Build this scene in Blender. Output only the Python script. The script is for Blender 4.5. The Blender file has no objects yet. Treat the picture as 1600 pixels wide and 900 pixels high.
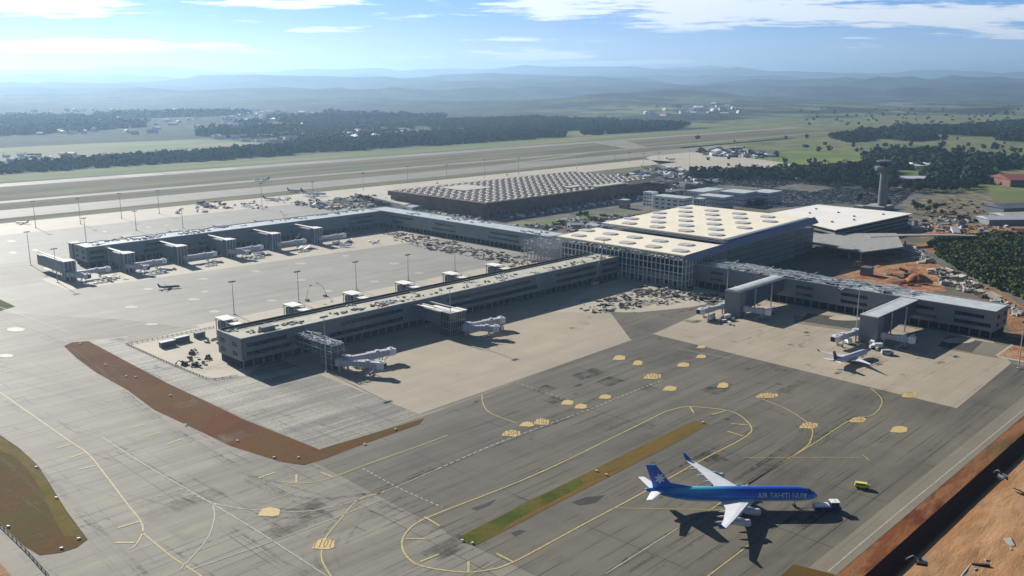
import bpy, bmesh, math, random
import numpy as np
from mathutils import Vector, Matrix, noise
sc = bpy.context.scene
COL = sc.collection
rad = math.radians
# ------------------------------------------------------------------ camera
F = 1419.0; HY = 128.0; H = 150.0
PITCH = math.atan((450 - HY) / F); S_, C_ = math.sin(PITCH), math.cos(PITCH)
cam_d = bpy.data.cameras.new('camera'); cam = bpy.data.objects.new('camera', cam_d); COL.objects.link(cam)
cam.location = (0, 0, H); cam.rotation_euler = (math.pi / 2 - PITCH, 0, 0)
cam_d.sensor_width = 36; cam_d.lens = 36 * F / 1600; cam_d.clip_start = 1; cam_d.clip_end = 90000
sc.camera = cam
# ------------------------------------------------------------------ sun, exposure
SUN_EL = rad(26.3); SUN_DIR = Vector((-0.64 * math.cos(SUN_EL), 0.768 * math.cos(SUN_EL), math.sin(SUN_EL))).normalized()
sd = bpy.data.lights.new('sun', 'SUN'); so = bpy.data.objects.new('sun', sd); COL.objects.link(so)
sd.energy = 5.0; sd.angle = rad(0.5); sd.color = (1.0, 0.95, 0.86)
so.rotation_euler = SUN_DIR.to_track_quat('Z', 'Y').to_euler(); so.location = (-300, 300, 400)
sc.view_settings.view_transform = 'Standard'; sc.view_settings.look = 'None'
sc.view_settings.exposure = 0.68; sc.view_settings.gamma = 1.0
SKY_STRENGTH = 0.05
# ------------------------------------------------------------------ node helper
class NT:
    def __init__(s, nt): s.nt = nt; s.n = nt.nodes; s.l = nt.links
    def node(s, t, **kw):
        x = s.n.new(t)
        for k, v in kw.items(): setattr(x, k, v)
        return x
    def put(s, sock, v):
        if isinstance(v, bpy.types.NodeSocket): s.l.new(v, sock)
        elif isinstance(v, (tuple, list)):
            v = tuple(v)
            if sock.type == 'RGBA' and len(v) == 3: v = v + (1,)
            sock.default_value = v
        else: sock.default_value = v
    def m(s, op, a, b=0.0, c=0.0, clamp=False):
        x = s.node('ShaderNodeMath', operation=op, use_clamp=clamp)
        s.put(x.inputs[0], a); s.put(x.inputs[1], b); s.put(x.inputs[2], c)
        return x.outputs[0]
    def mix(s, f, a, b, bt='MIX'):
        x = s.node('ShaderNodeMix', data_type='RGBA', blend_type=bt)
        s.put(x.inputs[0], f); s.put(x.inputs[6], a); s.put(x.inputs[7], b)
        return x.outputs[2]
    def ss(s, v, a, b):
        x = s.node('ShaderNodeMapRange', interpolation_type='SMOOTHSTEP')
        s.put(x.inputs[0], v); x.inputs[1].default_value = a; x.inputs[2].default_value = b
        return x.outputs[0]
    def noise(s, vec, scale, detail=3, rough=0.55, st=(1, 1, 1), off=(0, 0, 0)):
        mp = s.node('ShaderNodeMapping'); s.l.new(vec, mp.inputs[0]); mp.inputs[3].default_value = st; mp.inputs[1].default_value = off
        x = s.node('ShaderNodeTexNoise'); s.l.new(mp.outputs[0], x.inputs['Vector'])
        x.inputs['Scale'].default_value = scale; x.inputs['Detail'].default_value = detail; x.inputs['Roughness'].default_value = rough
        return x.outputs[0]
# ------------------------------------------------------------------ world: Nishita sky and thin cloud streaks
wd = bpy.data.worlds.new('World'); sc.world = wd; wd.use_nodes = True
w = NT(wd.node_tree); w.n.clear()
def dir_ae(px, py):
    v = (py - 450) / F; e = -(S_ + v * C_) / (C_ - v * S_); return (px - 800) / F * (C_ - e * S_), e
tc = w.node('ShaderNodeTexCoord'); D = tc.outputs['Generated']
sx = w.node('ShaderNodeSeparateXYZ'); w.l.new(D, sx.inputs[0]); DX, DY, DZ = sx.outputs
sky = w.node('ShaderNodeTexSky', sky_type='NISHITA'); sky.sun_disc = False
sky.sun_elevation = SUN_EL; sky.sun_rotation = math.atan2(SUN_DIR.x, SUN_DIR.y); sky.altitude = 700; sky.air_density = .45; sky.dust_density = .25; sky.ozone_density = 1.5
den = w.m('MAXIMUM', w.m('ABSOLUTE', DY), 0.15)
A = w.m('DIVIDE', DX, den); E_ = w.m('DIVIDE', DZ, den)
cv = w.node('ShaderNodeCombineXYZ'); w.l.new(A, cv.inputs[0]); w.l.new(w.m('MULTIPLY', E_, 4.5), cv.inputs[1])
n1 = w.noise(cv.outputs[0], 9.0, 8, 0.6, st=(0.8, 1.5, 1), off=(3.1, 7.7, 0))
n2 = w.noise(cv.outputs[0], 30.0, 8, 0.68, st=(0.45, 1.6, 1))
BL = [(430, 82, 70, 5, .24), (560, 90, 60, 4, .22), (690, 82, 70, 8, .34), (620, 22, 60, 6, .24), (250, 18, 90, 8, .26), (1100, 40, 260, 12, .36), (1400, 70, 120, 6, .2), (840, 100, 120, 5, .26), (720, 8, 90, 8, .26), (1540, 68, 120, 5, .2), (60, 12, 190, 22, .42), (120, 72, 300, 12, .5), (30, 118, 200, 14, .42), (430, 3, 160, 12, .45), (350, 30, 90, 10, .18), (525, 46, 80, 9, .3), (690, 25, 110, 10, .3),
      (500, 82, 90, 7, .2), (800, 84, 190, 14, .36), (615, 90, 40, 7, .3), (880, 62, 190, 7, .32), (960, 98, 220, 6, .24), (1150, 14, 420, 26, .42), (870, 8, 170, 20, .4),
      (1450, 24, 330, 26, .42), (1345, 58, 50, 6, .26), (1560, 48, 150, 14, .36), (1270, 94, 60, 3, .22), (1355, 104, 40, 3, .22), (1000, 74, 110, 5, .2)]
acc = None
for px, py, hx, hy, amp in BL:
    a0, e0 = dir_ae(px, py); a1, e1 = dir_ae(px + hx, py + hy)
    dx = w.m('DIVIDE', w.m('SUBTRACT', A, a0), abs(a1 - a0)); dy = w.m('DIVIDE', w.m('SUBTRACT', E_, e0), abs(e1 - e0))
    r2 = w.m('ADD', w.m('MULTIPLY', dx, dx), w.m('MULTIPLY', dy, dy))
    g = w.m('MULTIPLY', w.m('SUBTRACT', 1.0, w.m('MULTIPLY', r2, .6), clamp=True), amp)
    acc = g if acc is None else w.m('MAXIMUM', acc, g)
high = 0.0
tot = w.m('ADD', w.m('ADD', w.m('MULTIPLY', n1, 1.0), w.m('MULTIPLY', w.m('SUBTRACT', n2, .5), .75)), w.m('MAXIMUM', acc, high))
cm = w.m('MULTIPLY', w.m('MULTIPLY', w.ss(tot, .70, .88), w.ss(E_, 0.0, 0.006)), w.ss(DY, .0, .3))
glow = w.ss(A, .7, -.75)
skyc = w.mix(w.ss(E_, .11, 0.0), sky.outputs[0], w.mix(glow, (7.5, 9.4, 12.2), (13.0, 14.6, 16.6)))
skyb = w.mix(w.ss(E_, .0, .10), sky.outputs[0], skyc)
# mid-elevation blue held slightly by mixing towards a clear-sky blue low in front
lowf = w.m('MULTIPLY', w.ss(E_, .22, .12), w.ss(DY, .0, .3))
clear = w.mix(w.ss(E_, .0, .085), w.mix(glow, (7.6, 9.8, 12.2), (11.0, 11.8, 12.6)), w.mix(glow, (2.0, 5.1, 11.2), (3.7, 7.1, 12.2)))
skyc = w.mix(w.m('MULTIPLY', lowf, .96), sky.outputs[0], clear)
cloudc = w.mix(glow, (12.5, 13.2, 14.0), (17.5, 17.3, 17.0))
fin = w.mix(w.m('MULTIPLY', cm, .93), skyc, cloudc)
bg = w.node('ShaderNodeBackground'); w.l.new(fin, bg.inputs[0]); bg.inputs[1].default_value = SKY_STRENGTH
wo = w.node('ShaderNodeOutputWorld'); w.l.new(bg.outputs[0], wo.inputs[0])
sc.cycles.volume_bounces = 0; sc.cycles.max_bounces = 5; sc.cycles.diffuse_bounces = 2; sc.cycles.glossy_bounces = 2
# ------------------------------------------------------------------ frame: u along the taxiway, w across it
ANG = math.atan2(.717, .697); UX, UY = math.cos(ANG), math.sin(ANG)
def uw(X, Y): return (X * UX + Y * UY, -X * UY + Y * UX)
def world(u, ww, z=0): return Vector((u * UX - ww * UY, u * UY + ww * UX, z))
def P(px, py, z=0):
    v = (py - 450) / F; d = (H - z) / (S_ + v * C_)
    return uw((px - 800) / F * d, d * (C_ - v * S_))
def L(r, g, b, k=.80):
    f = lambda c: ((c / 255 + .055) / 1.055) ** 2.4 if c > 10 else c / 255 / 12.92
    return (f(r) * k, f(g) * k, f(b) * k)
# ------------------------------------------------------------------ mesh builder
class MB:
    def __init__(s): s.v = []; s.f = []; s.mi = []; s.cur = 0; s.ch = []
    def add(s, vs, fs):
        o = len(s.v); s.ch.append((list(vs), list(fs))); s.v += [tuple(p) for p in vs]; s.f += [tuple(i + o for i in f) for f in fs]; s.mi += [s.cur] * len(fs); return s
    def box(s, x0, x1, y0, y1, z0, z1):
        return s.add([(x0, y0, z0), (x1, y0, z0), (x1, y1, z0), (x0, y1, z0), (x0, y0, z1), (x1, y0, z1), (x1, y1, z1), (x0, y1, z1)],
                     [(0, 3, 2, 1), (4, 5, 6, 7), (0, 1, 5, 4), (1, 2, 6, 5), (2, 3, 7, 6), (3, 0, 4, 7)])
    def obox(s, c, d, rz=0, rx=0, ry=0):
        M = Matrix.Translation(c) @ Matrix.Rotation(rz, 4, 'Z') @ Matrix.Rotation(rx, 4, 'X') @ Matrix.Rotation(ry, 4, 'Y')
        h = [q / 2 for q in d]; vs = [M @ Vector((a * h[0], b * h[1], cc * h[2])) for cc in (-1, 1) for a, b in ((-1, -1), (1, -1), (1, 1), (-1, 1))]
        return s.add(vs, [(0, 3, 2, 1), (4, 5, 6, 7), (0, 1, 5, 4), (1, 2, 6, 5), (2, 3, 7, 6), (3, 0, 4, 7)])
    def prism(s, poly, z0, z1):
        if sum(poly[i][0] * poly[(i + 1) % len(poly)][1] - poly[(i + 1) % len(poly)][0] * poly[i][1] for i in range(len(poly))) < 0: poly = poly[::-1]
        n = len(poly); g = lambda z, i: z[i] if isinstance(z, (list, tuple)) else z
        return s.add([(x, y, g(z0, i)) for i, (x, y) in enumerate(poly)] + [(x, y, g(z1, i)) for i, (x, y) in enumerate(poly)],
                     [tuple(range(n))[::-1], tuple(range(n, 2 * n))] + [(i, (i + 1) % n, n + (i + 1) % n, n + i) for i in range(n)])
    def loft(s, rings, cap=True):
        n = len(rings[0]); vs = [p for r in rings for p in r]; fs = []
        for k in range(len(rings) - 1):
            for i in range(n): fs.append((k * n + i, k * n + (i + 1) % n, (k + 1) * n + (i + 1) % n, (k + 1) * n + i))
        if cap: fs += [tuple(range(n))[::-1], tuple(range((len(rings) - 1) * n, len(rings) * n))]
        return s.add(vs, fs)
    def tube(s, a, b, r0, r1=None, n=8):
        a = Vector(a); b = Vector(b); r1 = r0 if r1 is None else r1
        d = (b - a).normalized(); x = d.orthogonal().normalized(); y = d.cross(x)
        ring = lambda c, r: [c + x * (r * math.cos(2 * math.pi * i / n)) + y * (r * math.sin(2 * math.pi * i / n)) for i in range(n)]
        return s.loft([ring(a, r0), ring(b, r1)])
    def path(s, pts, r, n=6):
        for a, b in zip(pts, pts[1:]): s.tube(a, b, r, r, n)
        return s
    def flat(s, poly, z):
        if sum(poly[i][0] * poly[(i + 1) % len(poly)][1] - poly[(i + 1) % len(poly)][0] * poly[i][1] for i in range(len(poly))) < 0: poly = poly[::-1]
        return s.add([(x, y, z) for x, y in poly], [tuple(range(len(poly)))])
    def line(s, pts, wd, z):
        pts = [Vector((p[0], p[1])) for p in pts]; lft = []; rgt = []
        for i, p in enumerate(pts):
            a = pts[max(i - 1, 0)]; b = pts[min(i + 1, len(pts) - 1)]; t = (b - a).normalized(); nn = Vector((-t.y, t.x)) * wd / 2
            lft.append(p + nn); rgt.append(p - nn)
        n = len(pts); vs = [(p.x, p.y, z) for p in lft] + [(p.x, p.y, z) for p in rgt]
        return s.add(vs, [(i, n + i, n + i + 1, i + 1) for i in range(n - 1)])
    def build(s, name, mat, parent=None, smooth=False, loc=None):
        me = bpy.data.meshes.new(name); me.from_pydata(s.v, [], s.f)
        for mm in (mat if isinstance(mat, (list, tuple)) else [mat]): me.materials.append(mm)
        if isinstance(mat, (list, tuple)): me.polygons.foreach_set('material_index', s.mi)
        if smooth:
            me.polygons.foreach_set('use_smooth', [True] * len(me.polygons))
        me.update()
        o = bpy.data.objects.new(name, me); COL.objects.link(o)
        if parent is not None: o.parent = parent
        if loc is not None: o.location = loc
        return o
def build_each(mb, name, mat, parent):
    out = []
    for vs, fs in mb.ch:
        q = MB(); q.add(vs, fs); out.append(q.build(name, mat, parent))
    return out
def tag(o, label=None, cat=None, group=None, kind=None):
    if label: o['label'] = label
    if cat: o['category'] = cat
    if group: o['group'] = group
    if kind: o['kind'] = kind
    return o
def thing(name, label, cat, u, ww, z=0, rot=0, group=None):
    o = bpy.data.objects.new(name, None); COL.objects.link(o); o.location = world(u, ww, z); o.rotation_euler = (0, 0, ANG + rot)
    o.empty_display_size = 2
    return tag(o, label, cat, group)
def solo(mb, name, mat, label, cat, u, ww, z=0, rot=0, group=None, kind=None, smooth=False):
    o = mb.build(name, mat, smooth=smooth); o.location = world(u, ww, z); o.rotation_euler = (0, 0, ANG + rot); return tag(o, label, cat, group, kind)
def struct(mb, name, mat, label=None, cat=None, kind='structure', smooth=False):
    o = mb.build(name, mat, smooth=smooth); o.rotation_euler = (0, 0, ANG); return tag(o, label, cat, None, kind)
def dup(root, u, ww, z=0, rot=0, label=None, scale=1.0, group=None):
    r = root.copy(); COL.objects.link(r); r.location = world(u, ww, z); r.rotation_euler = (0, 0, ANG + rot); r.scale = (scale,) * 3
    if label: r['label'] = label
    if group: r['group'] = group
    for ch in list(root.children):
        c = ch.copy(); COL.objects.link(c); c.parent = r
        for g in list(ch.children):
            d = g.copy(); COL.objects.link(d); d.parent = c
    return r
# ------------------------------------------------------------------ materials
def new_mat(name, rough=.8, metal=0, spec=.5):
    m = bpy.data.materials.new(name); m.use_nodes = True; t = NT(m.node_tree); b = t.n['Principled BSDF']
    b.inputs['Roughness'].default_value = rough; b.inputs['Metallic'].default_value = metal; b.inputs['Specular IOR Level'].default_value = spec
    return m, t, b
def plain(name, col, rough=.7, var=.15, scale=.5, metal=0, spec=.5):
    m, t, b = new_mat(name, rough, metal, spec); o = t.node('ShaderNodeTexCoord').outputs['Object']
    n = t.noise(o, scale, 4, .6); dark = tuple(c * (1 - var) for c in col); lite = tuple(min(1, c * (1 + var)) for c in col)
    t.l.new(t.mix(t.ss(n, .3, .7), dark, lite), b.inputs['Base Color']); return m
def joints(t, X, sp, wdt):
    fr = t.m('FRACT', t.m('DIVIDE', X, sp)); d = t.m('ABSOLUTE', t.m('SUBTRACT', fr, .5)); return t.m('GREATER_THAN', d, .5 - wdt / sp)
def paving(name, a, b_, streak=.5, jx=15, jy=7.5, jd=.35, blot=None, rough=.75, jw=.12, seed=0, fine=.12, spec=.35):
    m, t, b = new_mat(name, rough, 0, spec); o = t.node('ShaderNodeTexCoord').outputs['Object']
    sp = t.node('ShaderNodeSeparateXYZ'); t.l.new(o, sp.inputs[0])
    big = t.noise(o, .009, 5, .6, off=(seed, seed, 0)); st = t.noise(o, .06, 5, .65, st=(.09, 1.3, 1), off=(seed, 0, 0)); st2 = t.noise(o, .3, 4, .7, st=(.05, 1, 1)); st3 = t.noise(o, .05, 5, .65, st=(1.2, .12, 1), off=(seed, 9, 0))
    fn = t.noise(o, .8, 5, .7)
    f = t.m('ADD', t.m('ADD', t.m('MULTIPLY', big, .55), t.m('MULTIPLY', st, streak * .5)), t.m('ADD', t.m('MULTIPLY', st2, streak * .3), t.m('MULTIPLY', st3, streak * .2)))
    f = t.m('DIVIDE', t.m('SUBTRACT', f, .5 * (.55 + streak) - .17), .34, clamp=True)
    c = t.mix(f, a, b_)
    # slabs differ slightly in tone
    sn = t.node('ShaderNodeCombineXYZ'); t.l.new(t.m('FLOOR', t.m('DIVIDE', sp.outputs[0], jx)), sn.inputs[0]); t.l.new(t.m('FLOOR', t.m('DIVIDE', sp.outputs[1], jy)), sn.inputs[1])
    wn = t.node('ShaderNodeTexWhiteNoise', noise_dimensions='2D'); t.l.new(sn.outputs[0], wn.inputs['Vector'])
    br = t.m('ADD', .96, t.m('MULTIPLY', wn.outputs[0], .08)); br = t.m('MULTIPLY', br, t.m('ADD', 1 - fine, t.m('MULTIPLY', fn, 2 * fine)))
    cc = t.node('ShaderNodeVectorMath', operation='SCALE'); t.l.new(c, cc.inputs[0]); t.l.new(br, cc.inputs['Scale']); c = cc.outputs[0]
    j = t.m('MAXIMUM', joints(t, sp.outputs[1], jy, jw), joints(t, sp.outputs[0], jx, jw)); jn = t.ss(t.noise(o, .03, 3), .4, .6)
    c = t.mix(t.m('MULTIPLY', t.m('MULTIPLY', j, jn), jd), c, (.02, .02, .02))
    if blot:
        bn = t.ss(t.noise(o, .035, 6, .7, st=(.35, 1, 1), off=(5, seed, 0)), .60, .72); c = t.mix(t.m('MULTIPLY', bn, .5), c, blot)
    t.l.new(c, b.inputs['Base Color']); return m
M = {}
M['asphalt'] = paving('asphalt', L(106, 103, 94), L(158, 152, 138), streak=1.0, blot=L(74, 73, 70), jd=.7, jw=.2, jx=45, jy=7.5)
M['asphalt_dark'] = paving('dark_asphalt', L(86, 83, 74), L(130, 124, 110), streak=1.0, blot=L(58, 57, 54), jd=.85, jw=.2, jx=45, jy=7.5, seed=4)
M['apron_grey'] = paving('grey_apron_concrete', L(140, 138, 130), L(166, 162, 152), streak=1.1, blot=L(120, 118, 112), jd=.2, seed=7)
M['concrete'] = paving('apron_concrete', L(168, 157, 139), L(192, 179, 158), streak=.7, blot=L(170, 152, 126), jd=.22, jw=.1, seed=2)
M['concrete_pale'] = paving('pale_concrete', L(184, 175, 158), L(206, 195, 176), streak=.6, jd=.1, seed=3)
M['shoulder'] = paving('shoulder_concrete', L(128, 120, 106), L(150, 140, 124), streak=.6, jd=.3, seed=9)
M['runway'] = paving('runway_asphalt', L(128, 124, 112), L(154, 147, 132), streak=1.2, jd=.0, seed=11)
def ground_mix(name, cols, sc1=.03, st=(1, 1, 1), rough=.95, fine=.3, bump=0, seed=0):
    m, t, b = new_mat(name, rough, 0, .1); o = t.node('ShaderNodeTexCoord').outputs['Object']
    c = cols[0]
    for i, k in enumerate(cols[1:]):
        n = t.noise(o, sc1 * (1 + .7 * i), 6, .65, st=st, off=(i * 31 + seed, i * 17, 0)); c = t.mix(t.ss(n, .42, .60), c, k)
    fn = t.noise(o, .9, 4, .7); cc = t.node('ShaderNodeVectorMath', operation='SCALE'); t.l.new(c, cc.inputs[0]); t.l.new(t.m('ADD', 1 - fine, t.m('MULTIPLY', fn, 2 * fine)), cc.inputs['Scale'])
    t.l.new(cc.outputs[0], b.inputs['Base Color'])
    if bump:
        bp = t.node('ShaderNodeBump'); bp.inputs['Strength'].default_value = 1; bp.inputs['Distance'].default_value = bump
        t.l.new(t.noise(o, .25, 6, .7), bp.inputs['Height']); t.l.new(bp.outputs[0], b.inputs['Normal'])
    return m
M['red_dirt'] = ground_mix('red_dirt', [L(116, 70, 44), L(128, 78, 46), L(102, 66, 42), L(108, 80, 44)], .02, (.5, 1, 1), fine=.2, bump=.3)
M['ledge'] = ground_mix('ledge_soil', [L(132, 78, 48), L(112, 92, 60), L(98, 52, 32), L(150, 104, 70)], .04, (.35, 1.6, 1), fine=.4, bump=.5)
M['orange_dirt'] = ground_mix('orange_dirt', [L(170, 100, 66), L(196, 146, 108), L(150, 84, 52), L(180, 150, 116)], .03, bump=1.2)
M['olive'] = ground_mix('olive_grass', [L(112, 102, 34), L(98, 92, 30), L(124, 104, 44)], .04, fine=.35, bump=.3)
M['median'] = ground_mix('median_grass', [L(114, 104, 48), L(96, 100, 38), L(122, 98, 50)], .02, (.3, 1, 1), fine=.4, bump=.3)
M['grass_green'] = ground_mix('green_grass', [L(88, 98, 30), L(108, 98, 40), L(74, 88, 26)], .05, fine=.4, bump=.4)
M['brown_grass'] = ground_mix('brown_grass', [L(98, 78, 38), L(94, 88, 34), L(106, 78, 40)], .02, fine=.25, bump=.3)
M['infield'] = ground_mix('infield_grass', [L(122, 116, 86), L(102, 96, 68), L(134, 122, 94), L(100, 102, 66)], .006, (.15, 1.4, 1), fine=.2)
M['brown_band'] = ground_mix('dry_grass', [L(118, 106, 84), L(102, 98, 72), L(130, 116, 92)], .006, (.15, 1.4, 1), fine=.2)
M['infield_green'] = ground_mix('verge_grass', [L(128, 138, 92), L(146, 140, 104), L(108, 128, 78)], .008, (.2, 1, 1), fine=.2)
M['green_field'] = ground_mix('green_field', [L(104, 120, 72), L(124, 130, 82), L(86, 104, 58), L(132, 128, 94)], .008, (.6, 1, 1), fine=.25)
M['dirt'] = ground_mix('bare_dirt', [L(138, 128, 108), L(120, 112, 96), L(152, 140, 118), L(108, 104, 84)], .03, fine=.3)
M['tan_dirt'] = ground_mix('tan_dirt', [L(172, 128, 88), L(186, 144, 104), L(150, 104, 66), L(164, 122, 84)], .03, (.3, 1.3, 1), fine=.35, bump=1.5)
M['gravel'] = ground_mix('gravel_lot', [L(122, 120, 114), L(134, 128, 116), L(96, 98, 92)], .02, fine=.35)
M['rough_base'] = paving('rough_sub_base', L(128, 124, 117), L(180, 174, 163), streak=2.2, jd=.3, jw=.5, jx=30, jy=6, seed=21, fine=.75, blot=L(84, 82, 78))
M['cobble'] = ground_mix('dark_gravel', [L(84, 84, 78), L(98, 96, 90)], .5, fine=.6)
M['yellow'] = plain('yellow_paint', L(196, 178, 118), .7, .25, .8)
M['white_line'] = plain('white_paint', L(186, 184, 170), .7, .25, .8)
M['sign_fill'] = plain('sign_paint', L(214, 184, 122), .7, .15, .8)
M['sign_pale'] = plain('pale_mark_paint', L(186, 178, 158), .7, .1, .8)
M['tar'] = plain('tar', L(46, 44, 42), .7, .2, .4)
M['panel'] = plain('grey_panel', (.20, .22, .235), .55, .10, .08)
M['panel_dark'] = plain('dark_panel', (.105, .125, .15), .5, .12, .08)
M['panel_warm'] = plain('warm_panel', (.25, .245, .235), .6, .10, .1)
M['roof'] = plain('pale_roof', L(196, 192, 176), .8, .14, .12)
M['roof_cream'] = plain('cream_roof', (.82, .75, .60), .85, .04, .03, spec=.1)
M['roof_white'] = plain('white_roof', (.80, .77, .72), .8, .05, .04, spec=.2)
M['roof_metal'] = plain('metal_roof', (.52, .55, .56), .45, .12, .15)
M['glass'] = plain('dark_glass', (.012, .016, .024), .15, .2, .3, spec=.6)
M['dark'] = plain('dark_void', (.015, .016, .018), .9, .2, .3)
M['concrete_wall'] = plain('cast_concrete', (.30, .295, .28), .8, .14, .2)
M['skylight'] = plain('skylight_membrane', (.42, .42, .44), .8, .12, .4)
M['steel'] = plain('galvanised_steel', (.42, .44, .46), .5, .15, .6, metal=.3)
M['white'] = plain('white_metal', (.78, .79, .80), .4, .04, .5)
M['lilac'] = plain('lilac_white_paint', (.62, .62, .72), .4, .05, .5)
M['bridge_grey'] = plain('jet_bridge_paint', (.45, .45, .52), .5, .06, .4)
M['rust'] = plain('rust_red_wall', (.17, .085, .058), .8, .2, .08)
M['rubber'] = plain('black_rubber', (.02, .02, .02), .8, .2, 1)
M['yellow_paint'] = plain('yellow_vehicle_paint', (.65, .6, .12), .4, .05, 1)
M['green'] = plain('green_scaffold_paint', (.05, .16, .10), .6, .1, 1)
M['navy'] = plain('navy_paint', (.02, .03, .16), .3, .1, 1)
M['brick_red'] = plain('red_roof', (.22, .045, .035), .8, .15, .1)
M['trunk'] = plain('bark', (.09, .065, .045), .9, .3, 2)
M['soil_brown'] = plain('timber_and_soil', (.10, .075, .05), .9, .35, .3)
def leafmat(name, a, b_, sc1=.12):
    m, t, b = new_mat(name, .9, 0, .0); g = t.node('ShaderNodeNewGeometry'); oi = t.node('ShaderNodeObjectInfo')
    n = t.noise(g.outputs['Position'], sc1, 4, .7); n2 = t.noise(g.outputs['Position'], .012, 3, .6)
    c = t.mix(t.ss(n, .35, .65), a, b_); c = t.mix(t.m('MULTIPLY', n2, .5), c, tuple(x * .7 for x in a))
    cc = t.node('ShaderNodeVectorMath', operation='SCALE'); t.l.new(c, cc.inputs[0]); t.l.new(t.m('ADD', .8, t.m('MULTIPLY', oi.outputs['Random'], .45)), cc.inputs['Scale'])
    t.l.new(cc.outputs[0], b.inputs['Base Color']); return m
M['leaf'] = leafmat('foliage', (.026, .044, .02), (.062, .088, .034))
M['leaf2'] = leafmat('scrub_foliage', (.040, .056, .02), (.105, .12, .042), .06)
M['leaf_far'] = leafmat('far_foliage', (.020, .036, .022), (.048, .070, .032), .012)
# ------------------------------------------------------------------ terrain
def fbm(X, Y, scale, oct=4, seed=0):
    out = np.zeros_like(X); amp = 1.0; tot = 0
    rs = np.random.RandomState(seed)
    for o in range(oct):
        tab = rs.rand(256, 256); gx = X / scale; gy = Y / scale
        ix = np.floor(gx).astype(int); iy = np.floor(gy).astype(int); fx = gx - ix; fy = gy - iy; fx = fx * fx * (3 - 2 * fx); fy = fy * fy * (3 - 2 * fy)
        a = tab[ix % 256, iy % 256]; b = tab[(ix + 1) % 256, iy % 256]; c = tab[ix % 256, (iy + 1) % 256]; d = tab[(ix + 1) % 256, (iy + 1) % 256]
        out += amp * ((a * (1 - fx) + b * fx) * (1 - fy) + (c * (1 - fx) + d * fx) * fy); tot += amp; amp *= .5; scale /= 2.03
    return out / tot
def sst(x, a, b): t = np.clip((x - a) / (b - a), 0, 1); return t * t * (3 - 2 * t)
def terrain_h(u, ww):
    r = np.hypot(u, ww)
    far = np.maximum(sst(ww, 1660, 2300), sst(u, 2700, 4200)); far = np.maximum(far, sst(r, 3000, 4200)); far = np.maximum(far, sst(-u, 900, 1800))
    h = far * (-12 + 20 * fbm(u, ww, 1300, 4, 1))
    azi = np.degrees(np.arctan2(u * UX - ww * UY, u * UY + ww * UX))
    rid = lambda a, sc_, sd_: 1 - np.abs(2 * fbm(u, ww, sc_, 5, sd_) - 1)
    h += sst(r, 4300, 8000) * (150 * rid(0, 2600, 2) ** 2 - 40)
    h += sst(r, 9000, 14000) * (240 * rid(0, 4200, 3) ** 2 - 40)
    prof = 200 + 40 * np.sin(azi * .16 + .4) + 22 * np.sin(azi * .55 + 1) - 60 * sst(azi, 14, 30)
    h += sst(r, 17000, 24000) * prof * (.45 + .95 * rid(0, 7000, 4) ** 1.5)
    h *= 1 - .0 * r
    # cut at the edge of the apron: lower works area nearer the camera
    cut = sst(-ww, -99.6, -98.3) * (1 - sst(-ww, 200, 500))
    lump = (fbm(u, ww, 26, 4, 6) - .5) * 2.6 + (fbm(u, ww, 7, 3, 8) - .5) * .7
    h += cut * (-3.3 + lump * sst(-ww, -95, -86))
    return h
def axis(c, fine_lo, fine_hi, step, n, lim):
    a = list(np.arange(fine_lo, fine_hi, step)); s = step
    x = fine_hi
    k = (lim / step) ** (1.0 / n)
    while x < lim: a.append(x); s *= k; x += s
    x = fine_lo - step; s = step; b = []
    while x > -lim: b.append(x); s *= k; x -= s
    return np.array(b[::-1] + a)
ua = axis(0, 180, 560, 3.0, 230, 34000); wa = axis(0, 40, 112, 0.9, 210, 34000)
UU, WW = np.meshgrid(ua, wa, indexing='ij'); ZZ = terrain_h(UU, WW)
nu, nw = UU.shape
verts = np.stack([UU.ravel(), WW.ravel(), ZZ.ravel()], 1)
idx = np.arange(nu * nw).reshape(nu, nw)
quads = np.stack([idx[:-1, :-1].ravel(), idx[1:, :-1].ravel(), idx[1:, 1:].ravel(), idx[:-1, 1:].ravel()], 1)
def np_mesh(name, verts, faces, mat, smooth=True):
    me = bpy.data.meshes.new(name); me.vertices.add(len(verts)); me.vertices.foreach_set('co', np.asarray(verts, dtype=np.float32).ravel())
    k = faces.shape[1]; me.loops.add(faces.size); me.loops.foreach_set('vertex_index', faces.astype(np.int32).ravel())
    me.polygons.add(len(faces)); me.polygons.foreach_set('loop_start', np.arange(0, faces.size, k, dtype=np.int32)); me.polygons.foreach_set('loop_total', np.full(len(faces), k, dtype=np.int32))
    me.update(calc_edges=True); me.validate()
    if smooth: me.polygons.foreach_set('use_smooth', [True] * len(me.polygons))
    me.materials.append(mat); o = bpy.data.objects.new(name, me); COL.objects.link(o); o.rotation_euler = (0, 0, ANG); return o
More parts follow.
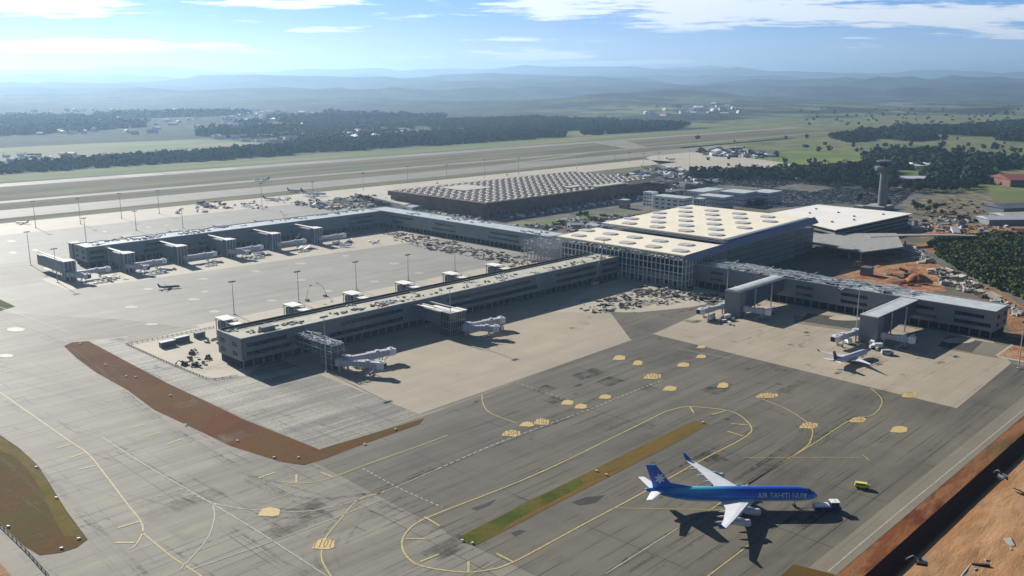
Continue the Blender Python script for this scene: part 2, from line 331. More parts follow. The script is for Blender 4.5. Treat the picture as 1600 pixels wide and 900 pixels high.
def terrain_mat():
    m, t, b = new_mat('terrain', .95, 0, .1); o = t.node('ShaderNodeTexCoord').outputs['Object']
    sp = t.node('ShaderNodeSeparateXYZ'); t.l.new(o, sp.inputs[0]); U, Wc, Z = sp.outputs
    r = t.m('SQRT', t.m('ADD', t.m('MULTIPLY', U, U), t.m('MULTIPLY', Wc, Wc)))
    # near: dirt
    near = t.mix(t.ss(t.noise(o, .02, 6, .65), .42, .6), L(126, 116, 98), L(104, 102, 88)); near = t.mix(t.ss(t.noise(o, .006, 5, .6, off=(9, 0, 0)), .5, .62), near, L(112, 114, 78))
    tan = t.mix(t.ss(t.noise(o, .05, 6, .7, st=(.25, 1.2, 1)), .40, .62), L(196, 154, 114), L(172, 128, 88)); tan = t.mix(t.ss(t.noise(o, .12, 7, .75, st=(.3, 1.3, 1)), .55, .75), tan, L(142, 98, 62))
    tan = t.mix(t.ss(t.noise(o, .03, 4, .7, off=(3, 3, 0)), .55, .65), tan, L(146, 124, 92))
    bank = t.mix(t.noise(o, .3, 4, .6), (.07, .02, .012), (.11, .035, .02))  # darkened red soil: shade painted onto the bank and the ground strip below
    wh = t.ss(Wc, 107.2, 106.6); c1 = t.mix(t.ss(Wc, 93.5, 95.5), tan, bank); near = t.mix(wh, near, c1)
    # far: fields, woods, pale settlements
    wood = t.ss(t.noise(o, .0016, 6, .62), .44, .52)
    field = t.mix(t.ss(t.noise(o, .0011, 5, .6, off=(4, 9, 0)), .42, .6), L(112, 126, 80), L(146, 140, 104)); field = t.mix(t.ss(t.noise(o, .004, 4, .6, off=(1, 2, 0)), .5, .7), field, L(90, 112, 66))
    far = t.mix(wood, L(34, 44, 36), field)
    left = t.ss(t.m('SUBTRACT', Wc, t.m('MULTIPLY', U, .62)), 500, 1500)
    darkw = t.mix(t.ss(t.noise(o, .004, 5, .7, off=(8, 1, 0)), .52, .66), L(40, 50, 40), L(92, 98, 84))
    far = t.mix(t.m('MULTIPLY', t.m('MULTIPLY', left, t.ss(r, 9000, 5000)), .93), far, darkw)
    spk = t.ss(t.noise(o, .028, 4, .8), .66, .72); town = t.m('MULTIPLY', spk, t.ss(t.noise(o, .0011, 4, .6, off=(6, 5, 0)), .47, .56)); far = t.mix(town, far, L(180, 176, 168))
    far = t.mix(t.m('MULTIPLY', t.ss(r, 4500, 9000), .85), far, t.mix(t.ss(t.noise(o, .0006, 6, .7, off=(2, 8, 0)), .42, .6), L(30, 42, 50), L(70, 84, 88)))  # hills turn dark blue-grey with distance: haze painted into their colour
    pt = t.ss(t.noise(o, .0022, 7, .72, st=(1, 1, 1), off=(4, 4, 0)), .47, .56); far = t.mix(t.m('MULTIPLY', t.m('MULTIPLY', pt, t.ss(r, 2800, 3600)), .7), far, L(22, 32, 34))
    tw = t.m('MULTIPLY', t.ss(t.noise(o, .022, 5, .85), .60, .66), t.ss(t.noise(o, .0012, 4, .6, off=(1, 7, 0)), .46, .54)); far = t.mix(t.m('MULTIPLY', t.m('MULTIPLY', tw, t.ss(r, 2800, 3600)), .8), far, L(190, 186, 178))
    pf = t.m('MULTIPLY', t.m('MULTIPLY', t.ss(Wc, 1890, 1930), t.ss(Wc, 2440, 2380)), t.m('MULTIPLY', t.ss(U, 350, 500), t.ss(U, 1290, 1200)))
    far = t.mix(pf, far, t.mix(t.ss(t.noise(o, .006, 4, .6, st=(.3, 1, 1)), .42, .6), L(150, 150, 116), L(128, 138, 98)))
    fd = t.m('MAXIMUM', t.ss(Wc, 1630, 1720), t.ss(r, 2600, 3000)); grn = t.m('MULTIPLY', t.ss(U, 1150, 1500), t.ss(Wc, 1150, 900))
    gf = t.mix(t.ss(t.noise(o, .005, 5, .65, off=(2, 2, 0)), .42, .6), L(104, 124, 64), L(134, 142, 84)); gf = t.mix(t.ss(t.noise(o, .02, 5, .7), .58, .7), gf, L(60, 76, 44))
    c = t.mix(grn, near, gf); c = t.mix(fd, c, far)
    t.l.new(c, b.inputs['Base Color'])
    bp = t.node('ShaderNodeBump'); bp.inputs['Distance'].default_value = .45; t.l.new(t.m('MULTIPLY', t.noise(o, .3, 7, .75, st=(.4, 1.2, 1)), t.ss(Wc, 104, 98)), bp.inputs['Height']); t.l.new(bp.outputs[0], b.inputs['Normal'])
    return m
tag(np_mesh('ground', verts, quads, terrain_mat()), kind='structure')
# haze: one closed box of even air
def haze_box():
    mb = MB(); R = 40000; mb.box(-R, R, -R, R, float(ZZ.min()) - 1, max(float(ZZ.max()), 160) + 8)
    m = bpy.data.materials.new('haze'); m.use_nodes = True; t = NT(m.node_tree); t.n.clear()
    pv = t.node('ShaderNodeVolumePrincipled'); pv.inputs['Color'].default_value = (.45, .70, 1.0, 1); pv.inputs['Density'].default_value = .00008; pv.inputs['Anisotropy'].default_value = .5
    oo = t.node('ShaderNodeOutputMaterial'); t.l.new(pv.outputs[0], oo.inputs['Volume'])
    tag(mb.build('haze', m), kind='stuff')
haze_box()
# ------------------------------------------------------------------ ground sheets
def pxs(l): return [P(*q) for q in l]
def sheet(name, polys, mat, z, px=True):
    mb = MB()
    for p in polys: mb.flat(p, z)
    return struct(mb, name, mat)
def rect(u0, u1, w0, w1): return [(u0, w0), (u1, w0), (u1, w1), (u0, w1)]
sheet('infield', [rect(-900, 3000, 1076, 1650), rect(1480, 2900, 980, 1078)], M['infield'], .01, False)
sheet('dry_grass_band', [rect(-900, 2600, 1196, 1216), rect(-900, 2600, 1400, 1450), rect(-900, 1600, 1238, 1256)], M['brown_band'], .02, False)
sheet('grass_verge', [rect(-900, 3000, 1535, 1648)], M['infield_green'], .03, False)
sheet('runway', [rect(-900, 2900, 1462, 1510)], M['runway'], .05, False)
sheet('taxiway', [rect(-900, 1950, 1118, 1192), rect(-900, 2700, 1262, 1284), [(1180, 1192), (1500, 1262), (1560, 1262), (1250, 1192)], [(1700, 1284), (1780, 1284), (1930, 1462), (1800, 1462)]], M['runway'], .06, False)
sheet('apron', [[(-600, 106.2), (490, 106.2), (527, 110), (560, 150), (575, 371), (560, 420), (590, 700), (600, 800), (600, 1080), (-600, 1080)]], M['asphalt'], .02, False)
sheet('dark_apron', [[P(1020, 522), P(1495, 638), P(1580, 568), (530, 106.2), (190, 106.2), (188, 200), (190, 305), (262, 304), P(985, 530), P(870, 488), P(1000, 470), P(1120, 478)]], M['asphalt_dark'], .03, False)
sheet('north_apron', [[P(20, 490), P(200, 500), (255, 519), (560, 470), (585, 520), (588, 722), (470, 722), (245, 735), (170, 740)]], M['apron_grey'], .04, False)
sheet('west_apron', [rect(-300, 1000, 830, 1010)], M['apron_grey'], .04, False)
sheet('pier_apron', [rect(-100, 1480, 992, 1076), [(240, 690), (240, 745), (588, 735), (588, 665)], [(258, 490), (258, 530), (560, 530), (560, 490)], [(1260, 830), (1390, 668), (1560, 750), (1720, 1060), (1700, 1170), (1520, 1100)]], M['concrete_pale'], .05, False)
sheet('concrete_apron', [[(256, 430), (256, 392), P(655, 647), (424, 312), P(985, 530), (500, 400), (560, 445), (300, 452)], [P(1020, 522), P(1120, 478), (572, 371), (573, 158), P(1580, 568), P(1495, 638)]], M['concrete'], .06, False)
sheet('construction_yard', [[P(865, 488), P(1000, 488), P(1080, 480), P(1130, 470), P(1080, 445), (560, 425), (500, 415)], [(211, 519), (262, 524), (262, 440), (228, 416), (211, 427)]], M['concrete_pale'], .07, False)
sheet('works_road', [[P(110, 535), P(200, 525), (211, 519), (211, 427), (228, 416), (256, 410), (256, 392), P(655, 647), P(500, 703)]], M['rough_base'], .065, False)
sheet('gravel_patch', [pxs([(1240, 493), (1400, 508), (1345, 520), (1240, 505)]), pxs([(1485, 524), (1600, 545), (1560, 560), (1470, 545)])], M['shoulder'], .068, False)
sheet('stone_patch', [pxs([(1262, 490), (1345, 498), (1345, 516), (1250, 502)]), pxs([(1478, 526), (1536, 534), (1518, 551), (1465, 541)])], M['cobble'], .075, False)
def ellipse(cx, cy, rx, ry, n=20):
    return [(cx + rx * math.cos(2 * math.pi * i / n), cy + ry * math.sin(2 * math.pi * i / n)) for i in range(n)]
sheet('cement_patch', [pxs(ellipse(1325, 497, 30, 4)), pxs(ellipse(1498, 532, 25, 4.5)), pxs(ellipse(1212, 480, 26, 4))], M['concrete_pale'], .08)
sheet('dirt_strip', [pxs([(100, 541), (112, 535), (138, 533), (200, 566), (260, 598), (380, 655), (500, 703), (662, 655), (655, 663), (560, 697), (505, 718), (475, 727), (440, 722), (360, 697), (300, 668), (240, 640), (200, 610), (150, 582), (120, 560)])], M['red_dirt'], .09)
sheet('grass_edge', [pxs([(500, 702), (662, 654), (655, 663), (560, 692), (530, 703), (506, 707)])], M['brown_grass'], .10)
sheet('grass_patch', [pxs([(-260, 600), (-60, 650), (0, 680), (30, 700), (60, 728), (85, 768), (105, 800), (137, 843), (120, 856), (95, 864), (62, 868), (40, 855), (0, 820), (-260, 650)])], M['brown_grass'], .09)
sheet('grass_margin', [pxs([(0, 684), (30, 701), (59, 729), (83, 768), (104, 802), (131, 839), (100, 838), (85, 812), (66, 770), (45, 735), (20, 712), (-10, 700)])], M['olive'], .10)
sheet('grass_corner', [pxs([(-60, 455), (0, 468), (24, 479), (0, 486), (-60, 484)])], M['grass_green'], .09)
sheet('median_strip', [pxs([(715, 840), (860, 767), (1000, 698), (1085, 657), (1108, 663), (1070, 684), (950, 746), (850, 797), (745, 852), (730, 850)])], M['median'], .09)
sheet('median_grass', [pxs([(717, 840), (860, 768), (905, 746), (915, 757), (850, 790), (800, 816), (747, 851), (731, 849)])], M['grass_green'], .10)
sheet('grass_triangle', [pxs([(1215, 905), (1240, 882), (1305, 898), (1300, 910)])], M['brown_grass'], .09)
sheet('orange_verge', [pxs([(1555, 556), (1582, 539), (1640, 545), (1640, 572)])], M['orange_dirt'], .09)
sheet('orange_border', [pxs([(1553, 557), (1581, 537.5), (1584, 539), (1557, 557.5)]), pxs([(1553, 557), (1557, 556), (1640, 571), (1640, 574)])], M['concrete_pale'], .095)
sheet('shoulder', [rect(120, 560, 106.2, 114.5)], M['shoulder'], .085, False)
sheet('dirt_ledge', [rect(120, 620, 99.8, 106.1)], M['ledge'], .03, False)
sheet('tar_patch', [pxs([(735, 795), (760, 786), (776, 780), (765, 790), (745, 798)]), pxs([(893, 785), (915, 777), (945, 774), (930, 786), (905, 790)]), pxs([(797, 833), (812, 828), (822, 830), (805, 838)])], M['tar'], .072)
sheet('field', [[P(1200, 205), P(1600, 195), P(1700, 172), P(1300, 172), P(1120, 190)], [P(1080, 262), P(1120, 232), P(1350, 238), P(1620, 262), P(1620, 215), P(1300, 212), P(1060, 225)], [P(1520, 290), P(1620, 300), P(1620, 262), P(1540, 266)]], M['green_field'], .02, False)
sheet('car_park', [[P(1120, 320), P(1010, 310), P(960, 290), P(1180, 278), P(1420, 290), P(1500, 318), P(1440, 345), P(1200, 330)]], M['gravel'], .03, False)
sheet('service_yard', [[P(620, 340), P(760, 332), P(1000, 300), P(1040, 330), P(940, 350), P(860, 372), P(700, 355)], [(640, 830), (740, 880), (700, 990), (610, 990)]], M['gravel'], .03, False)
sheet('grass_bank', [pxs([(780, 350), (900, 340), (960, 331), (1000, 330), (930, 340), (860, 352), (800, 357)])], M['infield_green'], .05)
sheet('orange_yard', [pxs([(1290, 440), (1340, 408), (1370, 385), (1420, 375), (1440, 395), (1460, 425), (1480, 455), (1420, 462), (1300, 446)]), pxs([(1425, 360), (1480, 352), (1520, 360), (1440, 372)]), pxs([(1570, 520), (1640, 515), (1640, 535), (1575, 532)])], M['orange_dirt'], .05)
sheet('tan_yard', [pxs([(1400, 385), (1450, 378), (1600, 480), (1640, 515), (1580, 515), (1560, 480), (1480, 440), (1440, 408)]), pxs([(1440, 350), (1640, 352), (1640, 362), (1500, 366), (1440, 362)])], M['tan_dirt'], .04)
sheet('gravel_lot', [pxs([(1400, 335), (1450, 305), (1545, 300), (1560, 330), (1500, 345), (1440, 348)])], M['dirt'], .05)
sheet('works_track', [[P(1405, 378), P(1420, 376), P(1500, 418), P(1640, 480), P(1640, 500), P(1560, 455), P(1470, 415)]], M['gravel'], .07, False)
sheet('dirt_pad', [rect(650, 715, 935, 975)], M['orange_dirt'], .06, False)
# ------------------------------------------------------------------ painted lines
yl = MB(); wl = MB()
def Lp(mb, pts, wd=.55, z=.11): mb.line(pxs(pts), wd, z)
def smooth_pts(pts, k=6):
    out = []; n = len(pts)
    for i in range(n - 1):
        p0 = pts[max(i - 1, 0)]; p1 = pts[i]; p2 = pts[i + 1]; p3 = pts[min(i + 2, n - 1)]
        for j in range(k):
            t = j / k; out.append(tuple(.5 * (2 * p1[c] + (p2[c] - p0[c]) * t + (2 * p0[c] - 5 * p1[c] + 4 * p2[c] - p3[c]) * t * t + (3 * p1[c] - p0[c] - 3 * p2[c] + p3[c]) * t ** 3) for c in (0, 1)))
    out.append(pts[-1]); return out
loop = [(1040, 643), (845, 738), (690, 800), (655, 815), (635, 832), (628, 850), (636, 870), (660, 885), (720, 894), (762, 891), (803, 878), (900, 826), (1014, 765), (1100, 717), (1164, 683), (1173, 666), (1146, 644), (1100, 637), (1070, 636), (1040, 643)]
Lp(yl, smooth_pts(loop), .65)
for l in ([(0, 613), (44, 644), (111, 691), (135, 707), (156, 731), (200, 789), (220, 815), (223, 831), (213, 851), (200, 859)], [(221, 831), (267, 869), (311, 898), (330, 912)],
          [(440, 753), (480, 755), (519, 746), (578, 724), (655, 697), (700, 680)], [(600, 769), (560, 781), (533, 811), (509, 840), (503, 858), (504, 878), (520, 905)],
          [(753, 617), (756, 634), (769, 647), (807, 661)], [(1361, 607), (1376, 621), (1377, 633), (1363, 649), (1328, 657), (1267, 696), (1169, 757), (1107, 799)],
          [(1169, 853), (1100, 905)], [(1191, 624), (1224, 637), (1256, 656), (1269, 671), (1267, 687), (1253, 703), (1169, 757)]):
    Lp(yl, smooth_pts(l), .5)
for l in ([(1160, 715), (1345, 715)], [(1348, 711), (1358, 719)], [(959, 794), (1290, 800)]): Lp(yl, l, .32)
for a, b in (((664, 808), (687, 822)), ((633, 842), (665, 842)), ((657, 878), (686, 866)), ((732, 893), (732, 877)), ((776, 865), (803, 879)), ((1078, 635), (1084, 646)), ((1112, 648), (1133, 642)),
             ((1142, 662), (1168, 664)), ((1137, 674), (1162, 682)), ((87, 701), (111, 694)), ((107, 716), (135, 707)), ((121, 734), (149, 728)), ((184, 825), (218, 815)), ((180, 848), (211, 848)),
             ((204, 669), (227, 663)), ((228, 682), (251, 676)), ((259, 695), (282, 687)), ((404, 747), (430, 738)), ((463, 742), (463, 754)), ((501, 738), (519, 745))): Lp(yl, [a, b], .8, .115)
for l in ([(160, 683), (231, 729), (331, 787), (418, 840), (507, 898), (530, 912)], [(331, 787), (378, 795), (438, 799), (489, 798), (551, 784), (613, 763), (684, 733)],
          [(946, 897), (1060, 825)], [(333, 790), (335, 810), (322, 845), (282, 890)], [(300, 890), (470, 830), (600, 780)], [(1294, 893), (1395, 808), (1600, 640)]): Lp(wl, smooth_pts(l), .4)
def dashed(mb, pts, wd, on, off, z=.12):
    q = pxs(smooth_pts(pts)); d = 0
    for a, b in zip(q, q[1:]):
        ln = math.hypot(b[0] - a[0], b[1] - a[1]); t = 0
        while t < ln:
            ph = (d + t) % (on + off); e = min(ln, t + ((on - ph) if ph < on else (on + off - ph)) + 1e-4)
            if ph < on: mb.line([(a[0] + (b[0] - a[0]) * s / ln, a[1] + (b[1] - a[1]) * s / ln) for s in (t, e)], wd, z)
            t = e
        d += ln
dashed(wl, [(684, 733), (762, 699), (811, 680), (862, 661), (921, 640), (972, 619), (1035, 594)], .6, 2.4, 1.0)
dashed(wl, [(378, 796), (330, 785), (280, 762)], .4, 2.0, 1.5)
dashed(wl, [(567, 732), (622, 762), (691, 793)], .5, 1.6, 1.2)
dashed(wl, [(200, 790), (296, 761), (331, 748)], .4, 2, 1.5)
dashed(wl, [(800, 595), (870, 620), (886, 629)], .4, 2, 1.5)
for a, b in ((P(0, 480), P(110, 520)), (P(1140, 560), P(1060, 545))): wl.line([a, b], .4, .11)
# runway paint
for u0 in range(-600, 2700, 60): wl.box(u0, u0 + 30, 1485.5, 1486.5, .10, .104)
for u0 in (300, 620, 760): [wl.box(u0, u0 + 60, 1466 + 5 * k, 1469 + 5 * k, .10, .104) for k in range(8)]
for k in range(10): wl.line([(250, 480 + k * 26), (270 + k * 8, 490 + k * 26)], .3, .11) if k % 3 == 0 else None
struct(yl, 'taxi_line', M['yellow'], kind='structure'); struct(wl, 'apron_line', M['white_line'], kind='structure')
def worn(name, col, amt, st=(.06, 1.2, 1)):
    m = bpy.data.materials.new(name); m.use_nodes = True; t = NT(m.node_tree); b = t.n['Principled BSDF']; b.inputs['Base Color'].default_value = (*col, 1); b.inputs['Roughness'].default_value = .7; b.inputs['Specular IOR Level'].default_value = .3
    o = t.node('ShaderNodeTexCoord').outputs['Object']; al = t.m('MULTIPLY', t.m('MULTIPLY', t.ss(t.noise(o, .35, 5, .7, st=st), .35, .7), t.ss(t.noise(o, .03, 4, .6), .3, .65)), amt); t.l.new(al, b.inputs['Alpha']); return m
M['rubber_mark'] = worn('tyre_rubber', (.015, .015, .016), .40, (1, 1, 1)); M['stain'] = worn('oil_stain', (.02, .019, .017), .7, (1, 1, 1)); M['patch_dark'] = worn('dark_patch', L(62, 61, 57), .75, (.3, .3, 1)); M['patch_pale'] = worn('pale_patch', L(170, 162, 146), .45, (.3, .3, 1))
def offs_line(pts, d):
    out = []
    for i, p in enumerate(pts):
        a, b = Vector(pts[max(i - 1, 0)]), Vector(pts[min(i + 1, len(pts) - 1)]); t_ = (b - a).normalized(); out.append((p[0] - t_.y * d, p[1] + t_.x * d))
    return out
rm = MB(); rr0 = random.Random(77)
TR = [[(684, 733), (762, 699), (811, 680), (862, 661), (921, 640), (972, 619), (1035, 594), (1120, 562)], [(489, 798), (551, 784), (613, 763), (684, 733)], [(0, 560), (160, 683), (231, 729), (331, 787), (418, 840), (507, 898), (600, 950)], [(331, 787), (378, 795), (438, 799), (489, 798)],
      [(1361, 607), (1376, 621), (1377, 633), (1363, 649), (1328, 657), (1267, 696), (1169, 757), (1107, 799), (1000, 860), (900, 930)], [(600, 769), (533, 811), (509, 840), (503, 858), (504, 878), (520, 905)], [(1191, 624), (1224, 637), (1256, 656), (1267, 687), (1169, 757)],
      [(-60, 640), (60, 740), (150, 830), (220, 900)], [(0, 500), (110, 545), (240, 650), (380, 735), (470, 780), (600, 770)]]
for l in TR:
    q = pxs(smooth_pts(l))
    for _ in range(9):
        d = rr0.choice((-5.2, 5.2, -.9, .9, 0)) + rr0.gauss(0, 1.1); i0 = rr0.randint(0, max(0, len(q) - 8)); i1 = min(len(q), i0 + rr0.randint(8, 30)); rm.line(offs_line(q[i0:i1], d), rr0.uniform(.3, 1.2), .10 + rr0.uniform(0, .004))
for _ in range(170):   # long straight streaks along the taxiways
    u_ = rr0.uniform(100, 520); w_ = rr0.uniform(118, 300); ln = rr0.uniform(15, 90); a_ = rr0.gauss(0, .03); rm.line([(u_, w_), (u_ + ln, w_ + ln * a_)], rr0.uniform(.25, 1.0), .096)
for _ in range(120):
    u_ = rr0.uniform(60, 240); w_ = rr0.uniform(200, 560); ln = rr0.uniform(15, 80); a_ = rr0.gauss(-.15, .1); rm.line([(u_, w_), (u_ + ln * a_, w_ + ln)], rr0.uniform(.3, 1.1), .097)
struct(rm, 'tyre_mark', M['rubber_mark'])
pd = MB(); pp_ = MB(); stn = MB()
for _ in range(60):
    u_ = rr0.uniform(100, 540); w_ = rr0.uniform(120, 560)
    if 228 < u_ and w_ > 415: continue
    a, c = rr0.uniform(6, 26), rr0.uniform(5, 11); (pd if rr0.random() < .6 else pp_).flat([(u_, w_), (u_ + a, w_), (u_ + a, w_ + c), (u_, w_ + c)], .090 + rr0.uniform(0, .004))
for _ in range(130):
    u_ = rr0.choice((rr0.uniform(260, 560), rr0.uniform(440, 570))); w_ = rr0.uniform(160, 410); r_ = rr0.uniform(.4, 2.2); stn.flat(ellipse(u_, w_, r_ * rr0.uniform(.6, 2), r_, 9), .1)
struct(pd, 'dark_repair_patch', M['patch_dark']); struct(pp_, 'pale_repair_patch', M['patch_pale']); struct(stn, 'oil_stain', M['stain'])
def text_mesh(s, size, name='text'):
    c = bpy.data.curves.new(name, 'FONT'); c.body = s; c.size = size; c.align_x = 'CENTER'; c.align_y = 'CENTER'; c.resolution_u = 2
    o = bpy.data.objects.new(name, c); COL.objects.link(o); bpy.context.view_layer.update()
    me = bpy.data.meshes.new_from_object(o.evaluated_get(bpy.context.evaluated_depsgraph_get())); bpy.data.objects.remove(o); bpy.data.curves.remove(c); return me
sg = MB(); lt = []
SG = [(420, 800, 35, 15, ''), (505, 850, 36, 18, '1101'), (798, 677, 30, 10, '1204'), (823, 663, 24, 8, ''), (845, 659, 26, 10, '1102'), (886, 629, 20, 8, ''), (907, 635, 20, 8, ''), (945, 620, 20, 7, ''), (967, 559, 20, 8, ''),
      (996, 567, 16, 8, ''), (1019, 588, 28, 9, '1103'), (1046, 607, 22, 8, ''), (1067, 570, 20, 7, ''), (1095, 557, 16, 6, ''), (1129, 602, 18, 9, ''), (1198, 618, 36, 8, '12102'), (1263, 665, 30, 10, '1105'), (1340, 656, 26, 9, '1106'),
      (1404, 671, 28, 11, ''), (1420, 617, 24, 9, '1107'), (1095, 542, 14, 5, '')]
for cx, cy, pw_, ph_, tx in SG:
    a, b = pw_ / 2, ph_ / 2
    sg.flat(pxs([(cx - a, cy + b * .8), (cx - a * .6, cy - b * .6), (cx + a * .1, cy - b), (cx + a, cy - b * .5), (cx + a * .95, cy + b * .7), (cx + a * .3, cy + b)]), .125)
    if tx: lt.append((cx, cy, pw_, ph_, tx))
signs = struct(sg, 'apron_sign', M['sign_fill'], kind='structure')
lm = MB()
for cx, cy, pw_, ph_, tx in lt:
    c0 = P(cx, cy); wdm = math.hypot(*(np.array(P(cx + pw_ / 2, cy)) - np.array(P(cx - pw_ / 2, cy)))); me = text_mesh(tx, 1.0)
    xs = [v.co.x for v in me.vertices]; ys = [v.co.y for v in me.vertices]; k = wdm * .72 / (max(xs) - min(xs)); hh = math.hypot(*(np.array(P(cx, cy - ph_ / 2)) - np.array(P(cx, cy + ph_ / 2)))) * .72; ky = hh / (max(ys) - min(ys))
    vs = []
    for v in me.vertices:
        x, y = v.co.x * k, v.co.y * ky; vs.append((c0[0] + x * UX + y * UY, c0[1] - x * UY + y * UX, .135))
    lm.add(vs, [tuple(p.vertices) for p in me.polygons]); bpy.data.meshes.remove(me)
struct(lm, 'sign_lettering', plain('sign_letter_paint', L(120, 92, 50), .7, .1), kind='structure')
pm = MB()
for cx, cy, pw_, ph_ in [(25, 515, 30, 7), (10, 556, 24, 6), (232, 452, 16, 4), (303, 468, 20, 4), (205, 480, 22, 4.5), (320, 456, 14, 3), (237, 507, 22, 4), (335, 487, 18, 4), (318, 436, 16, 3), (400, 424, 14, 3), (470, 412, 18, 3.5), (540, 400, 14, 3),
    (616, 412, 18, 3.5), (655, 427, 16, 3), (585, 440, 16, 3), (512, 455, 18, 3.5), (470, 438, 18, 3), (425, 470, 18, 3.5), (20, 395, 14, 3), (18, 377, 14, 3), (82, 355, 10, 2), (164, 362, 8, 2), (232, 355, 10, 2), (260, 352, 8, 2), (55, 391, 12, 3), (600, 384, 12, 2.5),
    (80, 420, 26, 5), (360, 400, 10, 2), (480, 370, 8, 2)]: pm.flat(pxs(ellipse(cx, cy, pw_ / 2, ph_ / 2, 8)), .13)
struct(pm, 'pale_apron_mark', M['sign_pale'], kind='structure')
# ================================================================== buildings
R = random.Random(5)
def wall_open(mb, x0, x1, z0, z1, ops, y0, y1, ax='x'):
    xs = sorted({x0, x1, *[o[0] for o in ops], *[o[1] for o in ops]}); zs = sorted({z0, z1, *[o[2] for o in ops], *[o[3] for o in ops]})
    for a, b in zip(xs, xs[1:]):
        run = None
        for c, d in list(zip(zs, zs[1:])) + [(None, None)]:
            solid = c is not None and not any(o[0] <= (a + b) / 2 <= o[1] and o[2] <= (c + d) / 2 <= o[3] for o in ops)
            if solid: run = (run[0], d) if run else (c, d)
            elif run:
                if ax == 'x': mb.box(a, b, y0, y1, run[0], run[1])
                else: mb.box(y0, y1, a, b, run[0], run[1])
                run = None
def window(parent, x0, x1, z0, z1, y, d, ax='x', step=1.6):
    g = MB(); f = MB(); yy = y + d * .45
    if ax == 'x': g.box(x0, x1, min(yy, yy + d * .1), max(yy, yy + d * .1), z0, z1)
    else: g.box(min(yy, yy + d * .1), max(yy, yy + d * .1), x0, x1, z0, z1)
    n = max(2, int((x1 - x0) / step)); q = y + d * .2; a, b = min(q, yy - d * .02), max(q, yy - d * .02)
    for i in range(n + 1):
        x = x0 + (x1 - x0) * i / n; l, r = max(x0, x - .06), min(x1, x + .06)
        if ax == 'x': f.box(l, r, a, b, z0, z1)
        else: f.box(a, b, l, r, z0, z1)
    for z in (z0, z1 - .12):
        if ax == 'x': f.box(x0, x1, a - .02, b + .02, z, z + .12)
        else: f.box(a - .02, b + .02, x0, x1, z, z + .12)
    wd_ = g.build('window', M['glass'], parent); f.build('frame', M['panel_dark'], wd_); return wd_
def roof_clutter(mb, x0, x1, y0, y1, z, n, rng, big=1.0):
    for _ in range(n):
        cx = rng.uniform(x0, x1); cy = rng.uniform(y0, y1)
        for k in range(rng.randint(2, 6)):
            sx_ = rng.uniform(.5, 3.2) * big; sy_ = rng.uniform(.3, 1.6) * big; h = rng.uniform(.2, 1.0) * big
            mb.obox((min(max(cx + rng.uniform(-4, 4), x0), x1), min(max(cy + rng.uniform(-3, 3), y0), y1), z + h / 2), (sx_, sy_, h), rng.choice([0, 0, 1.57, rng.uniform(0, 3)]))
def pier(name, label, u0, u1, w0, w1, h, bands, endband=None, axis='u', roofmat='roof', face='low', cols=6.0, clutter=(60, 'soil_brown'), seed=1, end_windows=True):
    """long three storey pier; in its frame x runs along it, y=0 is the visible face and y grows inward"""
    rng = random.Random(seed); Lh = (u1 - u0) if axis == 'u' else (w1 - w0); Wd = (w1 - w0) if axis == 'u' else (u1 - u0)
    if axis == 'u': t = thing(name, label, 'terminal building', u0, w0)
    else: t = thing(name, label, 'terminal building', u0, w1, rot=-math.pi / 2)    # x runs towards -w, y towards +u
    g = 4.6; wl_ = MB(); ops = [(a, b, z0, z1) for a, b, z0, z1 in bands]
    wall_open(wl_, 0, Lh, g, h, ops, 0, .6)
    wl_.box(0, Lh, Wd - .6, Wd, g, h)
    ends = [(Wd * .18, Wd * .38, 11.6, 14.0), (Wd * .18, Wd * .38, 6.6, 9.0), (Wd * .70, Wd * .88, 11.6, 14.0), (Wd * .70, Wd * .88, 6.6, 9.0)] if end_windows else []
    wall_open(wl_, .6, Wd - .6, g, h, ends, 0, .6, 'y'); wall_open(wl_, .6, Wd - .6, g, h, ends, Lh - .6, Lh, 'y')
    wl_.build('wall', M['panel'], t)
    inner = MB(); inner.box(.8, Lh - .8, 3.2, Wd - 1.2, 0, h - 1.0); inner.build('core', M['dark'], t)
    fl = MB(); fl.box(.62, Lh - .62, .62, Wd - .62, g, g + .5); fl.box(.62, Lh - .62, .62, 3.19, g + 5, g + 5.4); fl.build('floor_slab', M['concrete_wall'], t)
    cm_ = MB(); x = 1.0
    while x < Lh - 1:
        for y in (.7,): cm_.box(x, x + .6, y, y + .6, 0, g)
        x += cols
    build_each(cm_, 'column', M['panel_warm'], t)
    for a, b, z0, z1 in bands: window(t, a, b, z0, z1, 0, .6)
    for a, b, z0, z1 in ends:
        window(t, a, b, z0, z1, 0, .6, 'y', 1.3)
    rf = MB(); rf.box(.4, Lh - .4, .4, Wd - .4, h - .4, h - .1); ro = rf.build('roof', M[roofmat], t)
    pr = MB(); pr.box(-.15, Lh + .15, -.15, .35, h, h + .45); pr.box(-.15, Lh + .15, Wd - .35, Wd + .15, h, h + .45); pr.box(-.15, .35, .36, Wd - .36, h, h + .45); pr.box(Lh - .35, Lh + .15, .36, Wd - .36, h, h + .45)
    pr.build('parapet', M['roof_metal'], ro)
    # grounds kerb in front
    kb = MB(); kb.box(0, Lh, -4.2, -3.9, 0, .35); kb.build('kerb', M['concrete_wall'], t)
    return t, rng
def clutter_obj(t, x0, x1, y0, y1, z, n, mat, rng, name='roof_equipment', big=1.0):
    mb = MB(); roof_clutter(mb, x0, x1, y0, y1, z, n, rng, big); o = mb.build(name, M[mat], t); o['kind'] = 'stuff'; return o
